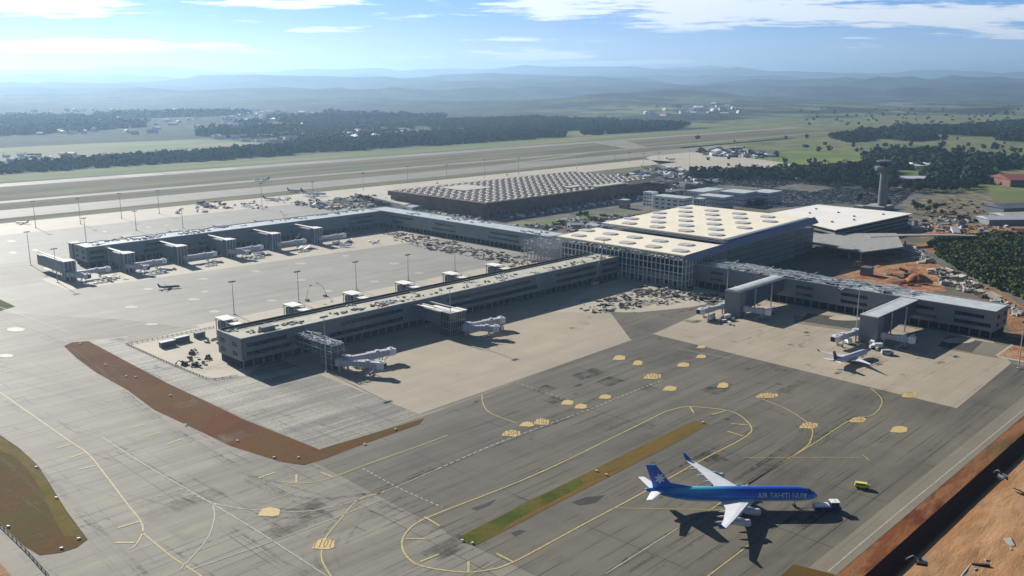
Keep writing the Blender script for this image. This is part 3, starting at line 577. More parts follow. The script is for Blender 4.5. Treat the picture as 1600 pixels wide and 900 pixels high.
# near pier (B)
bandsB = [(3, 28, 11.6, 13.9), (3, 30, 6.8, 9.3), (64, 110, 11.8, 14.4), (56, 110, 6.4, 9.0), (146, 225, 12.0, 14.2), (146, 232, 7.0, 9.6), (252, 296, 12.0, 14.4), (252, 300, 7.0, 9.4), (122, 130, 12.4, 14), (306, 324, 12.0, 14.0), (306, 324, 7.0, 9.4)]
tB, rg = pier('terminal_pier', 'long grey near pier with pale roof, running from the red strip to the terminal', 232, 558, 426, 451, 17, bandsB, seed=3)
clutter_obj(tB, 3, 322, 3, 12, 16.9, 46, 'soil_brown', rg, 'roof_equipment', .8); clutter_obj(tB, 3, 322, 3, 21, 16.9, 34, 'roof_metal', rg, 'duct', .9)
mb = MB(); mb.box(2, 320, 20.5, 23.5, 16.9, 17.5); mb.box(2, 318, 23.6, 24.3, 16.9, 18.3); mb.build('roof_channel', M['dark'], tB)
mb = MB(); mb.box(16, 24, 5, 9, 16.9, 19.2); mb.build('plant_room', M['panel'], tB)
mb = MB()
for a, b in (((4, 20, 17), (60, 20, 17)), ((4, 23, 17), (60, 23, 17))): mb.path([(a[0], a[1], 18), (b[0], b[1], 18)], .12); 
for k in range(12): mb.path([(4 + k * 5, 20, 17), (4 + k * 5, 20, 18.2)], .1); mb.path([(4 + k * 5, 23, 17), (9 + k * 5, 20, 18)], .08)
mb.build('guard_rail', M['green'], tB)
# far pier (A), frame x along u, face at w=763
bandsA = [(2, 14, 11.5, 14), (2, 14, 6.5, 9), (50, 66, 12, 14.4), (48, 90, 7, 9.5), (100, 118, 12, 14.4), (98, 120, 7, 9.5), (150, 166, 11.6, 14), (150, 166, 6.6, 9), (196, 214, 11.6, 14), (194, 214, 6.6, 9), (262, 292, 12, 14), (262, 292, 7, 9.4)]
tA, rg = pier('terminal_pier', 'far grey pier with blue-white roof left of centre, parallel behind the near pier', 283, 588, 763, 789, 17, bandsA, roofmat='roof_metal', seed=8)
clutter_obj(tA, 3, 120, 8, 24, 16.9, 34, 'steel', rg, 'duct', 1.3); clutter_obj(tA, 120, 300, 14, 24, 16.9, 20, 'panel_warm', rg, 'roof_equipment', 1.0)
tA2, rg = pier('terminal_pier', 'grey connector wing closing the yard between the far pier and the cream roofed terminal', 588, 612, 526, 789, 17,
               [(40, 76, 12, 13.8), (40, 60, 7, 9), (110, 140, 12, 13.6), (106, 140, 7, 8.6), (188, 226, 12, 13.6), (186, 226, 7.4, 9)], axis='w', roofmat='roof_metal', seed=9)
clutter_obj(tA2, 60, 255, 5, 20, 16.9, 16, 'steel', rg, 'duct', 1.2)
# right pier (C): x runs towards -w from w=371
bandsC = [(18, 28, 11.8, 13.8), (18, 28, 7, 8.8), (86, 98, 11.6, 13.8), (86, 98, 6.8, 8.8), (118, 136, 11.6, 13.8), (118, 136, 6.8, 9), (164, 178, 11.6, 13.8), (164, 180, 6.8, 9), (190, 207, 11.6, 14), (190, 211, 6.8, 9.2)]
tC, rg = pier('terminal_pier', 'grey right-hand pier with two glazed bridges and torn roof membrane beside the red earth', 574, 598, 158, 371, 17, bandsC, axis='w', roofmat='roof_metal', seed=12)
mb = MB()
for _ in range(330):
    x = rg.uniform(6, 160); y = rg.uniform(1, 22); l = rg.uniform(3, 16); mb.obox((x, y, 17 + rg.uniform(0, 1.8)), (l, rg.uniform(.15, .9), rg.uniform(.1, .5)), rg.uniform(-.12, .12) + (1.57 if rg.random() < .25 else 0), 0, rg.uniform(-.12, .12))
o = mb.build('roof_truss', [M['roof_metal']], tC); o['kind'] = 'stuff'
clutter_obj(tC, 8, 150, 1, 22, 16.9, 50, 'dark', rg, 'roof_equipment', 1.1)
mb = MB()
for a, b, y, wdm, z in ((92, 118, 30, 12, 11), (120, 146, 26, 11, 11), (146, 186, 24.6, 12, 11.4)): mb.box(a, b, y, y + wdm, z, z + .5); [mb.box(a + 1, a + 1.5, yy, yy + .5, 0, z) for yy in (y + 1, y + wdm - 1.5)]; [mb.box(b - 1.5, b - 1, yy, yy + .5, 0, z) for yy in (y + 1, y + wdm - 1.5)]
build_each(mb, 'canopy', M['roof_white'], tC)
# fixed bridges ----------------------------------------------------------
def rooms(parent, x0, x1, y0, y1, z0, z1, mat, roofm, overh=.3):
    b = MB(); b.box(x0, x1, y0, y1, z0, z1); wl_ = b.build('wall', M[mat], parent)
    r = MB(); r.box(x0 - overh, x1 + overh, y0 - overh, y1 + overh, z1 + .003, z1 + .5); r.build('roof', M[roofm], parent); return wl_
def bridge_near(u, lab, k):   # behind the near pier: white roofed link and stair tower
    rg = random.Random(k); t = thing('fixed_bridge', lab, 'boarding bridge', u, 451.2, group='white roofed links behind the near pier')
    b = MB()
    for x in (.2, 7.4):
        for y in (8, 16, 24, 31, 36): b.box(x, x + .4, y, y + .4, 0, 14)
    for z in (5, 9.5, 13): [b.box(.2, 7.8, y, y + .3, z, z + .3) for y in (8.45, 24.45, 36.45)]
    build_each(b, 'beam', M['steel' if k < 4 else 'panel'], t)
    b = MB(); b.box(.7, 7.3, 28, 35, 0.2, 12.6); b.box(1.4, 6.6, .2, 27.9, 6.5, 12); b.build('wall', M['panel_dark'], t)
    b = MB(); b.box(-.2, 8.2, 26, 37.5, 14.0, 14.4); b.box(1.2, 6.8, .2, 25.9, 12.6, 13.0); b.build('roof', M['roof_white'], t)
    b = MB(); [b.box(-3 + rg.uniform(0, 12), 3 + rg.uniform(0, 6), 38 + rg.uniform(0, 3), 42, .2, rg.uniform(1, 3)) for _ in range(2)]; roof_clutter(b, -6, 16, 30, 40, .1, 8, rg, 1.1)
    solo(b, 'construction_materials', M['soil_brown'], 'heap of dark building materials beside the %s' % lab.split(' white')[0].replace('link', 'link tower'), 'materials', u, 451.2, kind='stuff')
    return t
names = ['first', 'second', 'third', 'fourth', 'fifth', 'sixth']
for i, u in enumerate((250, 296, 341, 385, 429, 473)): bridge_near(u, names[i] + ' white roofed link counted from the left behind the near pier', i)
def jet_bridge(u, ww, rot, lab, ln=26, z=4.2, grp='jet bridges', dirty=False):
    t = thing('jet_bridge', lab, 'jet bridge', u, ww, 0, rot, grp)
    b = MB(); b.tube((0, 0, z - .4), (0, 0, z + 3.3), 2.3, 2.3, 14); b.build('rotunda', M['bridge_grey'], t)
    b = MB(); b.tube((0, 0, 0), (0, 0, z - .4), .6, .6, 8); b.build('pedestal', M['steel'], t)
    a = MB(); a.box(1.8, ln * .55, -1.25, 1.25, z, z + 2.7); a.build('inner_tunnel', M['bridge_grey'], t)
    a = MB(); a.box(ln * .42, ln - 3, -1.6, 1.6, z - .25, z + 3.0); o = a.build('outer_tunnel', M['bridge_grey'], t)
    a = MB(); [a.box(ln * .42 + 1 + k * 2.2, ln * .42 + 1.2 + k * 2.2, -1.72, 1.72, z - .3, z + 3.1) for k in range(int((ln * .58 - 4) / 2.2))]; a.build('rib', M['white'], o)
    a = MB(); a.box(ln - 3, ln, -2.1, 2.1, z - .4, z + 3.3); a.box(ln, ln + 1.0, -1.8, 1.2, z, z + 2.9); c = a.build('cab', M['white'], t)
    a = MB(); a.box(ln + 1.0, ln + 1.4, -1.6, 1.0, z + .1, z + 2.7); build_each(a, 'canopy', M['rubber'], c)
    a = MB(); [a.tube((ln * .72, s * 1.9, .7), (ln * .72, s * 1.9, z + .2), .28, .28, 6) for s in (-1, 1)]; a.box(ln * .72 - .4, ln * .72 + .4, -2.2, 2.2, .9, 1.5); dc = build_each(a, 'lift_column', M['steel'], t)[0]
    a = MB(); [a.tube((ln * .72 + o_, s * 1.5 - .25, .55), (ln * .72 + o_, s * 1.5 + .25, .55), .55, .55, 10) for s in (-1, 1) for o_ in (-.1, )]; build_each(a, 'wheel', M['rubber'], dc)
    a = MB()
    for k in range(10): a.box(ln - 4.5 - k * .55, ln - 3.9 - k * .55, -3.2, -2.15, z - .3 - k * .42, z - .2 - k * .42)
    a.path([(ln - 4, -3.2, z + .8), (ln - 9.8, -3.2, z - 3.4)], .06); a.build('stair', M['white'], t)
    a = MB(); a.box(ln * .6, ln * .6 + 2, -.8, .8, z + 3.0, z + 3.7); a.box(ln - 2.4, ln - 1.2, -.6, .6, z + 3.3, z + 4.0); a.tube((ln - .6, 0, z + 3.3), (ln - .6, 0, z + 5), .07); a.build('air_unit', M['white'], t)
    return t
# bridges on the near pier's apron side
def stilts(t, xs, ys, h, r=.3, mat='white'):
    b = MB()
    for x in xs:
        for y in ys: b.box(x - r, x + r, y - r, y + r, 0, h)
    build_each(b, 'support_column', M[mat], t)
t = thing('fixed_bridge', 'open steel frame bridge under construction on the apron side of the near pier', 'boarding bridge', 264, 390)
b = MB(); rr = random.Random(3)
for x in (0, 4, 8):
    for y in (0, 5, 10, 18, 26, 35): b.box(x - .15, x + .15, y - .15, y + .15, 0 if y < 12 else 7, 14.2)
for z in (3.4, 6.8, 10.4, 14):
    for x in (0, 4, 8): b.box(x - .14, x + .14, .16, 10 if z < 7 else 36, z - .15, z + .15)
    for y in (0, 5, 10) + ((18, 26, 35) if z > 6 else ()): b.box(.16, 7.84, y - .12, y + .12, z - .32, z - .02)
build_each(b, 'beam', M['steel'], t)
b = MB()
for _ in range(46): x = rr.uniform(0, 8); y = rr.uniform(0, 34); b.obox((x, y, 14.4 + rr.uniform(-.2, .8)), (rr.uniform(.2, .5), rr.uniform(2, 7), .25), rr.uniform(-.5, .5), rr.uniform(-.08, .08))
for _ in range(30): b.obox((rr.choice((-.3, 8.3)), rr.uniform(0, 30), rr.uniform(7, 14)), (.15, rr.uniform(1.5, 6), .25), 0, rr.uniform(-.1, .1))
build_each(b, 'loose_beam', M['roof_metal'], t)
b = MB(); b.box(.8, 7.2, .8, 9.2, .1, 13.2); b.box(.8, 7.2, 9.3, 35.6, 7.4, 13.0); b.build('core', M['panel_dark'], t)
t = thing('fixed_bridge', 'glazed bridge with white slatted roof on the apron side of the near pier', 'boarding bridge', 352, 394)
rooms(t, 0, 12, 0, 9, 0, 14, 'glass', 'panel_dark'); b = MB(); b.box(1, 11, 9.1, 31.6, 6.2, 13.4); b.build('corridor', M['panel'], t)
b = MB()
for k in range(9): b.box(-.12 + 1.5 * k, .12 + 1.5 * k, -.16, -.02, 0, 14)
for k in range(7): b.box(-.16, -.02, 1.4 * k, .16 + 1.4 * k, 0, 14); b.box(12.02, 12.16, 1.4 * k, .16 + 1.4 * k, 0, 14)
for z in (4.5, 9.2): b.box(0, 12, -.3, -.17, z, z + .3); b.box(-.3, -.17, 0, 9, z, z + .3)
b.build('mullion', M['steel'], t)
b = MB(); b.box(-2, 8, 7, 22, 14.6, 14.9); b.box(1, 12.5, -2, 7.5, 15.0, 15.3); b.box(-1, 4, 16, 31, 14.95, 15.2); [b.box(-2 + k * 2.2, -1.2 + k * 2.2, -3, 30, 15.4, 15.7) for k in (0, 2, 5)]; build_each(b, 'roof_slat', M['roof_white'], t)
# pier C bridges
for k, (u0, wc, lab) in enumerate(((514, 299, 'glazed bridge of the right-hand pier nearer the terminal, with a rounded pale roof'), (513, 208, 'glazed bridge of the right-hand pier nearer its end, with a flat pale roof'))):
    t = thing('fixed_bridge', lab, 'boarding bridge', u0, wc)
    b = MB(); b.box(0, 8, -5.5, 5.5, 0, 16.6); b.build('lift_tower', M['panel'], t)
    b = MB(); b.prism([(8.01, -4.6), (60, -4.6), (60, 4.6), (8.01, 4.6)], [3.2, 8.2, 8.2, 3.2], 16.2); b.build('corridor', M['panel_dark'], t)
    b = MB()
    if k == 0:
        ring = lambda x: [(x, 5.4 * math.cos(a), 16.65 + 1.6 * math.sin(a)) for a in [math.pi * i / 8 for i in range(9)]]
        b.loft([ring(-1), ring(60)])
    else: b.box(-1, 60, -5.4, 5.4, 16.65, 17.2)
    rf = b.build('roof', M['roof_metal'], t)
    b = MB(); b.path([(0, 5.6, 18.2), (58, 5.6, 18.2)], .1); [b.path([(x, 5.6, 16.7), (x, 5.6, 18.2)], .08) for x in range(0, 60, 3)]; b.build('guard_rail', M['dark'], rf)
    b = MB(); [b.box(x, x + .7, -5.6, -4.9, 0, 16) for x in (20, 42)]; [b.box(x, x + .5, 4.9, 5.4, 0, 8) for x in (20, 42, 56)]; build_each(b, 'support_column', M['white'], t)
    b = MB(); [b.box(9 + 3.1 * i, 9.15 + 3.1 * i, -4.72, -4.61, 3.6 + i * .3 + .3, 16.1) for i in range(16)]; b.build('mullion', M['panel'], t)
    jet_bridge(u0 + 1, wc + 7.5, math.pi * .97, 'jet bridge reaching left from the %s' % ('first' if k == 0 else 'second') + ' bridge of the right-hand pier', 24 if k == 0 else 24)
    jet_bridge(u0 + 5, wc - 7.5, -math.pi * .5 + .12, 'jet bridge reaching right from the %s' % ('first' if k == 0 else 'second') + ' bridge of the right-hand pier', 17)
    pass
jet_bridge(272, 387, -.22, 'jet bridge pointing right from the open steel frame bridge', 27)
jet_bridge(266, 386, -1.05, 'jet bridge lying across the apron from the open steel frame bridge', 25)
jet_bridge(364, 391, -.22, 'jet bridge pointing right from the glazed bridge with slatted roof', 25)
jet_bridge(360, 389, -.95, 'jet bridge lying across the apron from the glazed bridge with slatted roof', 20)
# pier A bridges
for i, u in enumerate((250, 296, 341, 386, 431, 476)):
    t = thing('fixed_bridge', names[i] + ' towered bridge from the left along the far pier', 'boarding bridge', u, 722, group='towered bridges of the far pier')
    b = MB(); b.box(.6, 8.4, .6, 8, 0, 15.2); b.build('lift_tower', M['panel_dark'], t)
    b = MB(); b.prism([(1.5, 8.01), (7.5, 8.01), (7.5, 40.7 if i else 62), (1.5, 40.7 if i else 62)], 5.0, 13); b.build('corridor', M['panel'], t)
    b = MB(); [b.box(x, x + .5, 0, .5, 0, 15.2) for x in (0, 2.8, 5.6, 8.5)]; [b.box(x, x + .4, y, y + .4, 0, 5) for x in (1.6, 7) for y in (14, 22, 30)]; build_each(b, 'support_column', M['bridge_grey'], t)
    b = MB(); b.prism([(-.6, -.8), (9.4, -.3), (8.6, 9), (4.6, 12), (4, 38 if i else 60), (2, 38 if i else 60), (1, 12)], 15.25, 15.7); b.build('roof', M['roof_white'], t)
    jet_bridge(u + 7, 723, -.12, 'jet bridge pointing right from the %s towered bridge of the far pier' % names[i], 26)
    if i in (0, 1, 3): jet_bridge(u + 3, 721, -1.2, 'jet bridge lying across the apron from the %s towered bridge of the far pier' % names[i], 20)
    pass
    if i < 5:
        b = MB(); b.box(0, 7, 0, 8, 0, 13.5); b.box(1, 6, -24, -.1, 5.5, 12.5); b.box(-1, 8, -1, 9, 13.51, 13.9)
        solo(b, 'link_building', M['panel_warm'], '%s small link tower from the left behind the far pier' % names[i], 'building', u + 40, 813)
# main terminal ----------------------------------------------------------
t = thing('main_terminal', 'large terminal with cream roof of hexagonal skylights and white lattice front, centre right', 'terminal building', 560, 368)
b = MB(); b.box(8, 60, .5, 112, 0, 22.5); b.box(60, 208, .5, 122, 0, 23); b.build('core', M['panel_dark'], t)
zr = lambda x: 24.5 + x * .018 + (2.6 if x > 55 else 0)
b = MB()
b.prism([(-1, -1.5), (52, -1.5), (52, 124), (-1, 124)], [zr(-1), zr(52), zr(52), zr(-1)], [zr(-1) + 1, zr(52) + 1, zr(52) + 1, zr(-1) + 1]); rf1 = b.build('front_roof', M['roof_cream'], t)
b = MB(); b.prism([(61, 4), (200, 4), (200, 126), (61, 126)], [zr(61), zr(200), zr(200), zr(61)], [zr(61) + 1.4, zr(200) + 1.4, zr(200) + 1.4, zr(61) + 1.4]); rf2 = b.build('rear_roof', M['roof_cream'], t)
def hexa(parent, cx, cy, z, slope=.018, name='skylight', s=1.0):
    b = MB(); pl = [(-6.5, -3.2), (-3.2, -5.4), (3.2, -5.4), (6.5, -3.2), (6.5, 3.2), (3.2, 5.4), (-3.2, 5.4), (-6.5, 3.2)]
    p0 = [(cx + x * .62 * s, cy + y * s) for x, y in pl]; p1 = [(cx + x * .5 * s, cy + y * .82 * s) for x, y in pl]
    zb = [z] * 8; b.add([(x, y, z - .4) for x, y in p0] + [(x, y, z + .35) for x, y in p0] + [(x, y, z + .8) for x, y in p1], [(i, (i + 1) % 8, 8 + (i + 1) % 8, 8 + i) for i in range(8)] + [(8 + i, 8 + (i + 1) % 8, 16 + (i + 1) % 8, 16 + i) for i in range(8)] + [tuple(range(16, 24))])
    b.build(name, M['skylight'], parent)
for i, x in enumerate((9, 32)):
    for j in range(5): hexa(rf1, x + 3, 14 + j * 25 + (10 if i else 0) - 3, zr(x) + 1.1, s=1.3)
for i in range(6):
    for j in range(4): hexa(rf2, 73 + i * 21.5, 18 + j * 29 + (14 if i % 2 else 0), zr(73 + i * 21.5) + 1.5, s=1.3)
b = MB(); [b.box(52.3, 60.7, y, y + .5, 22.0, 24.2) for y in range(6, 122, 12)]; b.box(52.5, 53, 2, 122, 23.4, 24.2); b.box(60, 60.5, 2, 122, 26.6, 27.6); build_each(b, 'slot_beam', M['bridge_grey'], t)
b = MB(); b.prism([(61, .2), (200, .2), (200, 3.9), (61, 3.9)], [zr(61) - 1.6, zr(200) - .6, zr(200) - .6, zr(61) - 1.6], [zr(61) + 1.2, zr(200) + 1.6, zr(200) + 1.6, zr(61) + 1.2]); b.box(52.2, 60.9, .2, 3.9, 24.2, 26)
b.prism([(-1, -5.5), (204, -5.5), (204, -1.6), (-1, -1.6)], [zr(-1) - 3.2, zr(204) - 3.2, zr(204) + 1.4, zr(-1) + .8][0:2] + [zr(204) - .4, zr(-1) - .4], [zr(-1) - 2.4, zr(204) - 2.2, zr(204) + 1.9, zr(-1) + 1.1]); b.build('roof_fascia', plain('blue_grey_fascia', (.19, .23, .33), .4, .1, .1), t)
# side wall with long panel joints
b = MB(); b.box(2, 62, 0, .5, 0, 23); b.build('side_wall', M['panel'], t)
b = MB(); b.box(62.1, 172, -.5, .49, 0, zr(62) - .4); sw = b.build('side_wall', plain('teal_grey_panel', (.14, .19, .205), .5, .08, .05), t)
b = MB(); [b.box(62.3, 171.8, -.62, -.51, z, z + .35) for z in (5, 9.5, 14, 18.5)]; b.build('panel_joint', M['dark'], sw)
b = MB()
for z in (2, 7, 12, 17): b.box(172.2, 206, -.3, .2, z, z + 1.6)
[b.box(x, x + .5, -.6, -.31, 0, 23) for x in (172.5, 183, 194, 205)]; build_each(b, 'glazing_rail', M['panel'], t)
# lattice front
b = MB()
for j in range(31): y = .2 + j * 3.98; b.box(-.2, .5, y, y + .5, 0, 24.2 if j % 3 == 0 else 21.5)
for z in (5.2, 11, 16.2, 20.8): b.box(.02, .42, .8, 119.4, z, z + .5)
for i in range(9): x = 3 + i * 4.2; b.box(x, x + .5, -1.0, -.2, 0, 22)
for z in (5.2, 11, 16.2, 20.8): b.box(.6, 40, -.9, -.3, z, z + .5)
build_each(b, 'lattice_column', M['white'], t)
b = MB(); b.box(1.4, 1.6, 1, 119, 16.9, 20.6); b.box(1.4, 1.6, 1, 119, 11.6, 15.9); b.box(1.4, 1.6, 1, 119, 5.8, 10.9); build_each(b, 'glazing', M['glass'], t)
b = MB(); b.box(.75, 1.35, 1, 60, 5.9, 9.0); [b.box(.75, 1.35, 1 + 8 * k, 5 + 8 * k, .4, 4) for k in range(14)]; build_each(b, 'infill_panel', M['concrete_wall'], t)
b = MB()
for _ in range(190): y = rr.uniform(-2, 124); b.obox((-1.5 + rr.uniform(-2.5, 1), y, zr(0) - 1.8 + rr.uniform(-1, 1.4)), (rr.uniform(.6, 4), rr.uniform(.2, 2.4), .3), rr.uniform(-.6, .6), rr.uniform(-.4, .4), rr.uniform(-.4, .4))
for k in range(62): b.box(-3.2, 1.5, k * 2, k * 2 + .15, zr(0) - .5, zr(0) - .2)
o = b.build('eaves_framework', M['roof_metal'], t); o['kind'] = 'stuff'
# scaffolding tangle at the joint of terminal and connector
b = MB()
for x in range(0, 40, 4):
    for y in range(0, 44, 4): b.box(x, x + .2, y, y + .2, 0, 18 + (x * 7 + y * 3) % 4)
for z in (4, 8, 12, 16, 19):
    for x in range(0, 40, 4): b.box(x, x + .18, 0, 40, z, z + .18)
    for y in range(0, 44, 4): b.box(0, 36, y, y + .18, z + .2, z + .38)
for _ in range(150): b.obox((rr.uniform(0, 36), rr.uniform(0, 40), rr.uniform(6, 20.5)), (rr.uniform(1, 5), rr.uniform(.5, 2), .12), rr.uniform(0, 3), rr.uniform(-.2, .2))
solo(b, 'scaffold', M['steel'], 'tangle of grey scaffolding between the near pier, the connector wing and the cream roof', 'scaffold', 550, 484)
# parking garage ---------------------------------------------------------
t = thing('parking_garage', 'multi-storey garage with flat white roof below the control tower', 'garage', 0, 0)
t.location = (0, 0, 0); Pg = [(821, 372), (872, 472), (980, 468), (982, 362)]
b = MB(); b.prism(Pg, 13.2, 14); b.build('roof', M['roof_white'], t)
b = MB(); ins = [(824, 374), (874, 469), (977, 465), (979, 365)]
b.prism(ins, 0, 13.1); b.build('core', M['dark'], t)
b = MB(); [b.prism(Pg, z, z + 1.3) for z in (1.2, 5.2, 9.2)]; build_each(b, 'deck_edge', M['panel'], t)
b = MB(); [b.box(x + .5, x + 3, y, y + 1.6, 14.0, 15.0) for x, y in ((862, 395), (890, 385), (930, 420), (915, 396), (950, 380), (905, 440), (940, 450))]; build_each(b, 'roof_vent', M['dark'], t)
# viaduct ----------------------------------------------------------------
t = thing('elevated_road', 'concrete viaduct deck with a curving ramp between the terminal and the white garage', 'viaduct', 0, 0); t.location = (0, 0, 0)
b = MB(); b.prism([(768, 392), (752, 315), (800, 300), (870, 334), (830, 372), (800, 396)], 8.2, 9.4); b.build('deck', M['concrete_wall'], t)
rp = [(830, 345, 8.8), (862, 325, 8.6), (890, 308, 7.5), (915, 298, 5.5), (940, 290, 3), (965, 285, .5)]
b = MB()
for (x0, y0, z0), (x1, y1, z1) in zip(rp, rp[1:]):
    d = Vector((x1 - x0, y1 - y0)).normalized(); n = Vector((-d.y, d.x)) * 4.5; b.add([(x0 + n.x, y0 + n.y, z0), (x0 - n.x, y0 - n.y, z0), (x1 - n.x, y1 - n.y, z1), (x1 + n.x, y1 + n.y, z1), (x0 + n.x, y0 + n.y, z0 + 1.1), (x0 - n.x, y0 - n.y, z0 + 1.1), (x1 - n.x, y1 - n.y, z1 + 1.1), (x1 + n.x, y1 + n.y, z1 + 1.1)], [(0, 1, 2, 3), (4, 7, 6, 5), (0, 4, 5, 1), (1, 5, 6, 2), (2, 6, 7, 3), (3, 7, 4, 0)])
b.build('ramp', M['concrete_wall'], t)
b = MB(); [b.box(x, x + 1.2, y, y + 1.2, 0, 8.2) for x, y in ((760, 330), (775, 350), (780, 380), (800, 320), (815, 350), (835, 335), (855, 330), (800, 385), (756, 318), (820, 372))]; build_each(b, 'support_column', M['concrete_wall'], t)
# control tower ----------------------------------------------------------
t = thing('control_tower', 'concrete air traffic control tower with dark cab rising behind the white garage roof', 'control tower', 1086, 439)
ring = lambda z, r, n=12: [(r * math.cos(2 * math.pi * i / n), r * math.sin(2 * math.pi * i / n), z) for i in range(n)]
b = MB(); b.loft([ring(0, 3.5), ring(46, 3.3)]); b.box(-1.4, 1.4, -6.6, -3.0, 0, 44); b.build('shaft', plain('dark_concrete', (.2, .2, .195), .8, .12, .2), t)
b = MB(); b.loft([ring(45, 4.2, 16), ring(47, 9.6, 16), ring(49.5, 10.2, 16), ring(51.5, 10.2, 16), ring(52.3, 9.2, 16)]); b.build('gallery', M['panel_dark'], t)
b = MB(); b.loft([ring(52.3, 5.4), ring(57.5, 7.2)]); b.build('cab_glass', M['glass'], t)
b = MB(); b.loft([ring(57.5, 9.0, 16), ring(58.8, 9.0, 16), ring(59.6, 5, 16)]); b.build('roof', M['panel_dark'], t)
b = MB(); b.tube((0, 0, 59.6), (0, 0, 64), .25); b.build('antenna', M['steel'], t)
b = MB(); b.box(-12, 22, -10, 14, 0, 5); b.box(-14, -2, 14.1, 24, 0, 4); solo(b, 'base_building', M['concrete_wall'], 'low grey building at the foot of the control tower', 'building', 1086, 441)
# old terminal with saw-tooth roof -----------------------------------------
t = thing('old_terminal', 'wide old terminal with brown walls and a dense grid of roof shells', 'terminal building', 707, 729)
b = MB(); b.box(0, 350, 0, 170, 0, 12); b.build('wall', M['rust'], t)
b = MB(); b.prism([(-3, -3), (290, -3), (352, 30), (352, 172), (-3, 172)], 12, 17.5); fas = b.build('roof_fascia', M['rust'], t)
b = MB(); cells = []
for i in range(29):
    for j in range(14):
        if i * 12 > 270 and j < 2: continue
        x = 3 + i * 11.8 + (j % 2) * 1.5; y = 2 + j * 12; cells.append((math.hypot(x + 450, y + 700), x, y))
cells.sort()
for n_, (_, x, y) in enumerate(cells):
    q = b if n_ >= 100 else MB(); h = 3.4
    q.add([(x, y, 17.6), (x + 4.8, y, 17.6), (x + 6.6, y + 3.8, 17.6), (x + 1.8, y + 3.8, 17.6), (x + .2, y + .2, 18.2), (x + 4.6, y + .2, 18.2), (x + 6.3, y + 3.6, 18.3), (x + 1.9, y + 3.6, 18.3)],
          [(4, 5, 6, 7), (0, 1, 5, 4), (1, 2, 6, 5), (2, 3, 7, 6), (3, 0, 4, 7)])
    if n_ < 100: q.build('roof_shell', M['roof_white'], t)
o = b.build('roof_shell', M['roof_white'], t); o['kind'] = 'stuff'
b = MB(); b.box(0, 348, -2, 168, 17.52, 17.58); b.build('roof_deck', plain('dark_roof_deck', (.06, .045, .04), .9), t)
b = MB(); [b.obox((6 + k * 11.8 + 2.5, 84, 17.9), (.7, 166, .6), 0) for k in range(29)]; o = b.build('roof_rib', M['rust'], t); o['kind'] = 'stuff'
b = MB(); b.box(200, 262, 1, 14, 17.6, 19.6); b.box(170, 196, 22, 34, 17.6, 19.4); b.box(60, 110, 100, 150, 17.6, 18.4); build_each(b, 'roof_slab', M['roof'], t)
b = MB(); [b.box(6 + 12 * k, 10 + 12 * k, -1.2, -.02, 0, 5.5) for k in range(28)]; build_each(b, 'dock_door', M['dark'], t)
b = MB(); b.prism([(688, 848), (708, 976), (756, 1012), (764, 905), (720, 862)], [0] * 5, [6, 6, 6, 8, 6]); o = solo(b, 'low_shed', M['roof'], 'low tan roofed shed at the left end of the old terminal', 'shed', 0, 0); o.location = (0, 0, 0)
b = MB(); b.prism([(684, 830), (690, 858), (745, 880), (748, 850)], 0, 5); o = solo(b, 'low_shed', M['bridge_grey'], 'small grey shed in front of the old terminal beside the bushes', 'shed', 0, 0); o.location = (0, 0, 0)
# offices -----------------------------------------------------------------
def office(u, ww, lx, ly, h, lab, mat='white', rot=0, rows=3, cols=6, roofm='roof_metal'):
    t = thing('office_block', lab, 'office building', u, ww, 0, rot); b = MB(); b.box(0, lx, 0, ly, 0, h); b.build('wall', M[mat], t)
    b = MB(); b.box(-.3, lx + .3, -.3, ly + .3, h + .003, h + .6); b.build('roof', M[roofm], t)
    b = MB(); b2 = MB()
    for r in range(rows):
        z = 1.6 + r * (h - 1) / rows
        for c in range(cols): b.box(-.06, -.003, 1 + c * (ly - 1) / cols, 1 + c * (ly - 1) / cols + (ly / cols) * .55, z, z + 1.7)
        for c in range(cols): b.box(1 + c * (lx - 1) / cols, 1 + c * (lx - 1) / cols + (lx / cols) * .55, -.06, -.003, z, z + 1.7)
    build_each(b, 'window', M['glass'], t); return t
office(918, 652, 12, 14, 17, 'white corner block with dark glazed face at the left end of the office row', 'white', cols=3, rows=4)
office(908, 600, 22, 44, 15, 'wide pale three storey office with small square windows', 'white', cols=5)
office(926, 588, 12, 10, 14, 'narrow white stair tower beside the wide pale office', 'white', cols=2)
office(880, 664, 10, 10, 10, 'small grey cubic block left of the white office row', 'concrete_wall', cols=2, rows=1)
office(950, 572, 24, 36, 15, 'blue glazed office block in the middle of the office row', 'bridge_grey', cols=9); office(996, 572, 34, 34, 16, 'long blue-grey office block behind the blue glazed one', 'bridge_grey', cols=10)
office(1036, 560, 36, 26, 14, 'blue-grey office block at the right end of the office row', 'bridge_grey', cols=9); office(980, 620, 50, 24, 15, 'pale blue office at the rear left of the office row', 'bridge_grey', cols=9)
b = MB(); b.box(0, 90, 0, 30, 0, 6); b.box(100, 190, -40, -20, 0, 5); solo(b, 'cargo_shed', M['roof'], 'long low cargo shed with dark edge beside the tan far apron', 'shed', 1285, 770, rot=-.85)
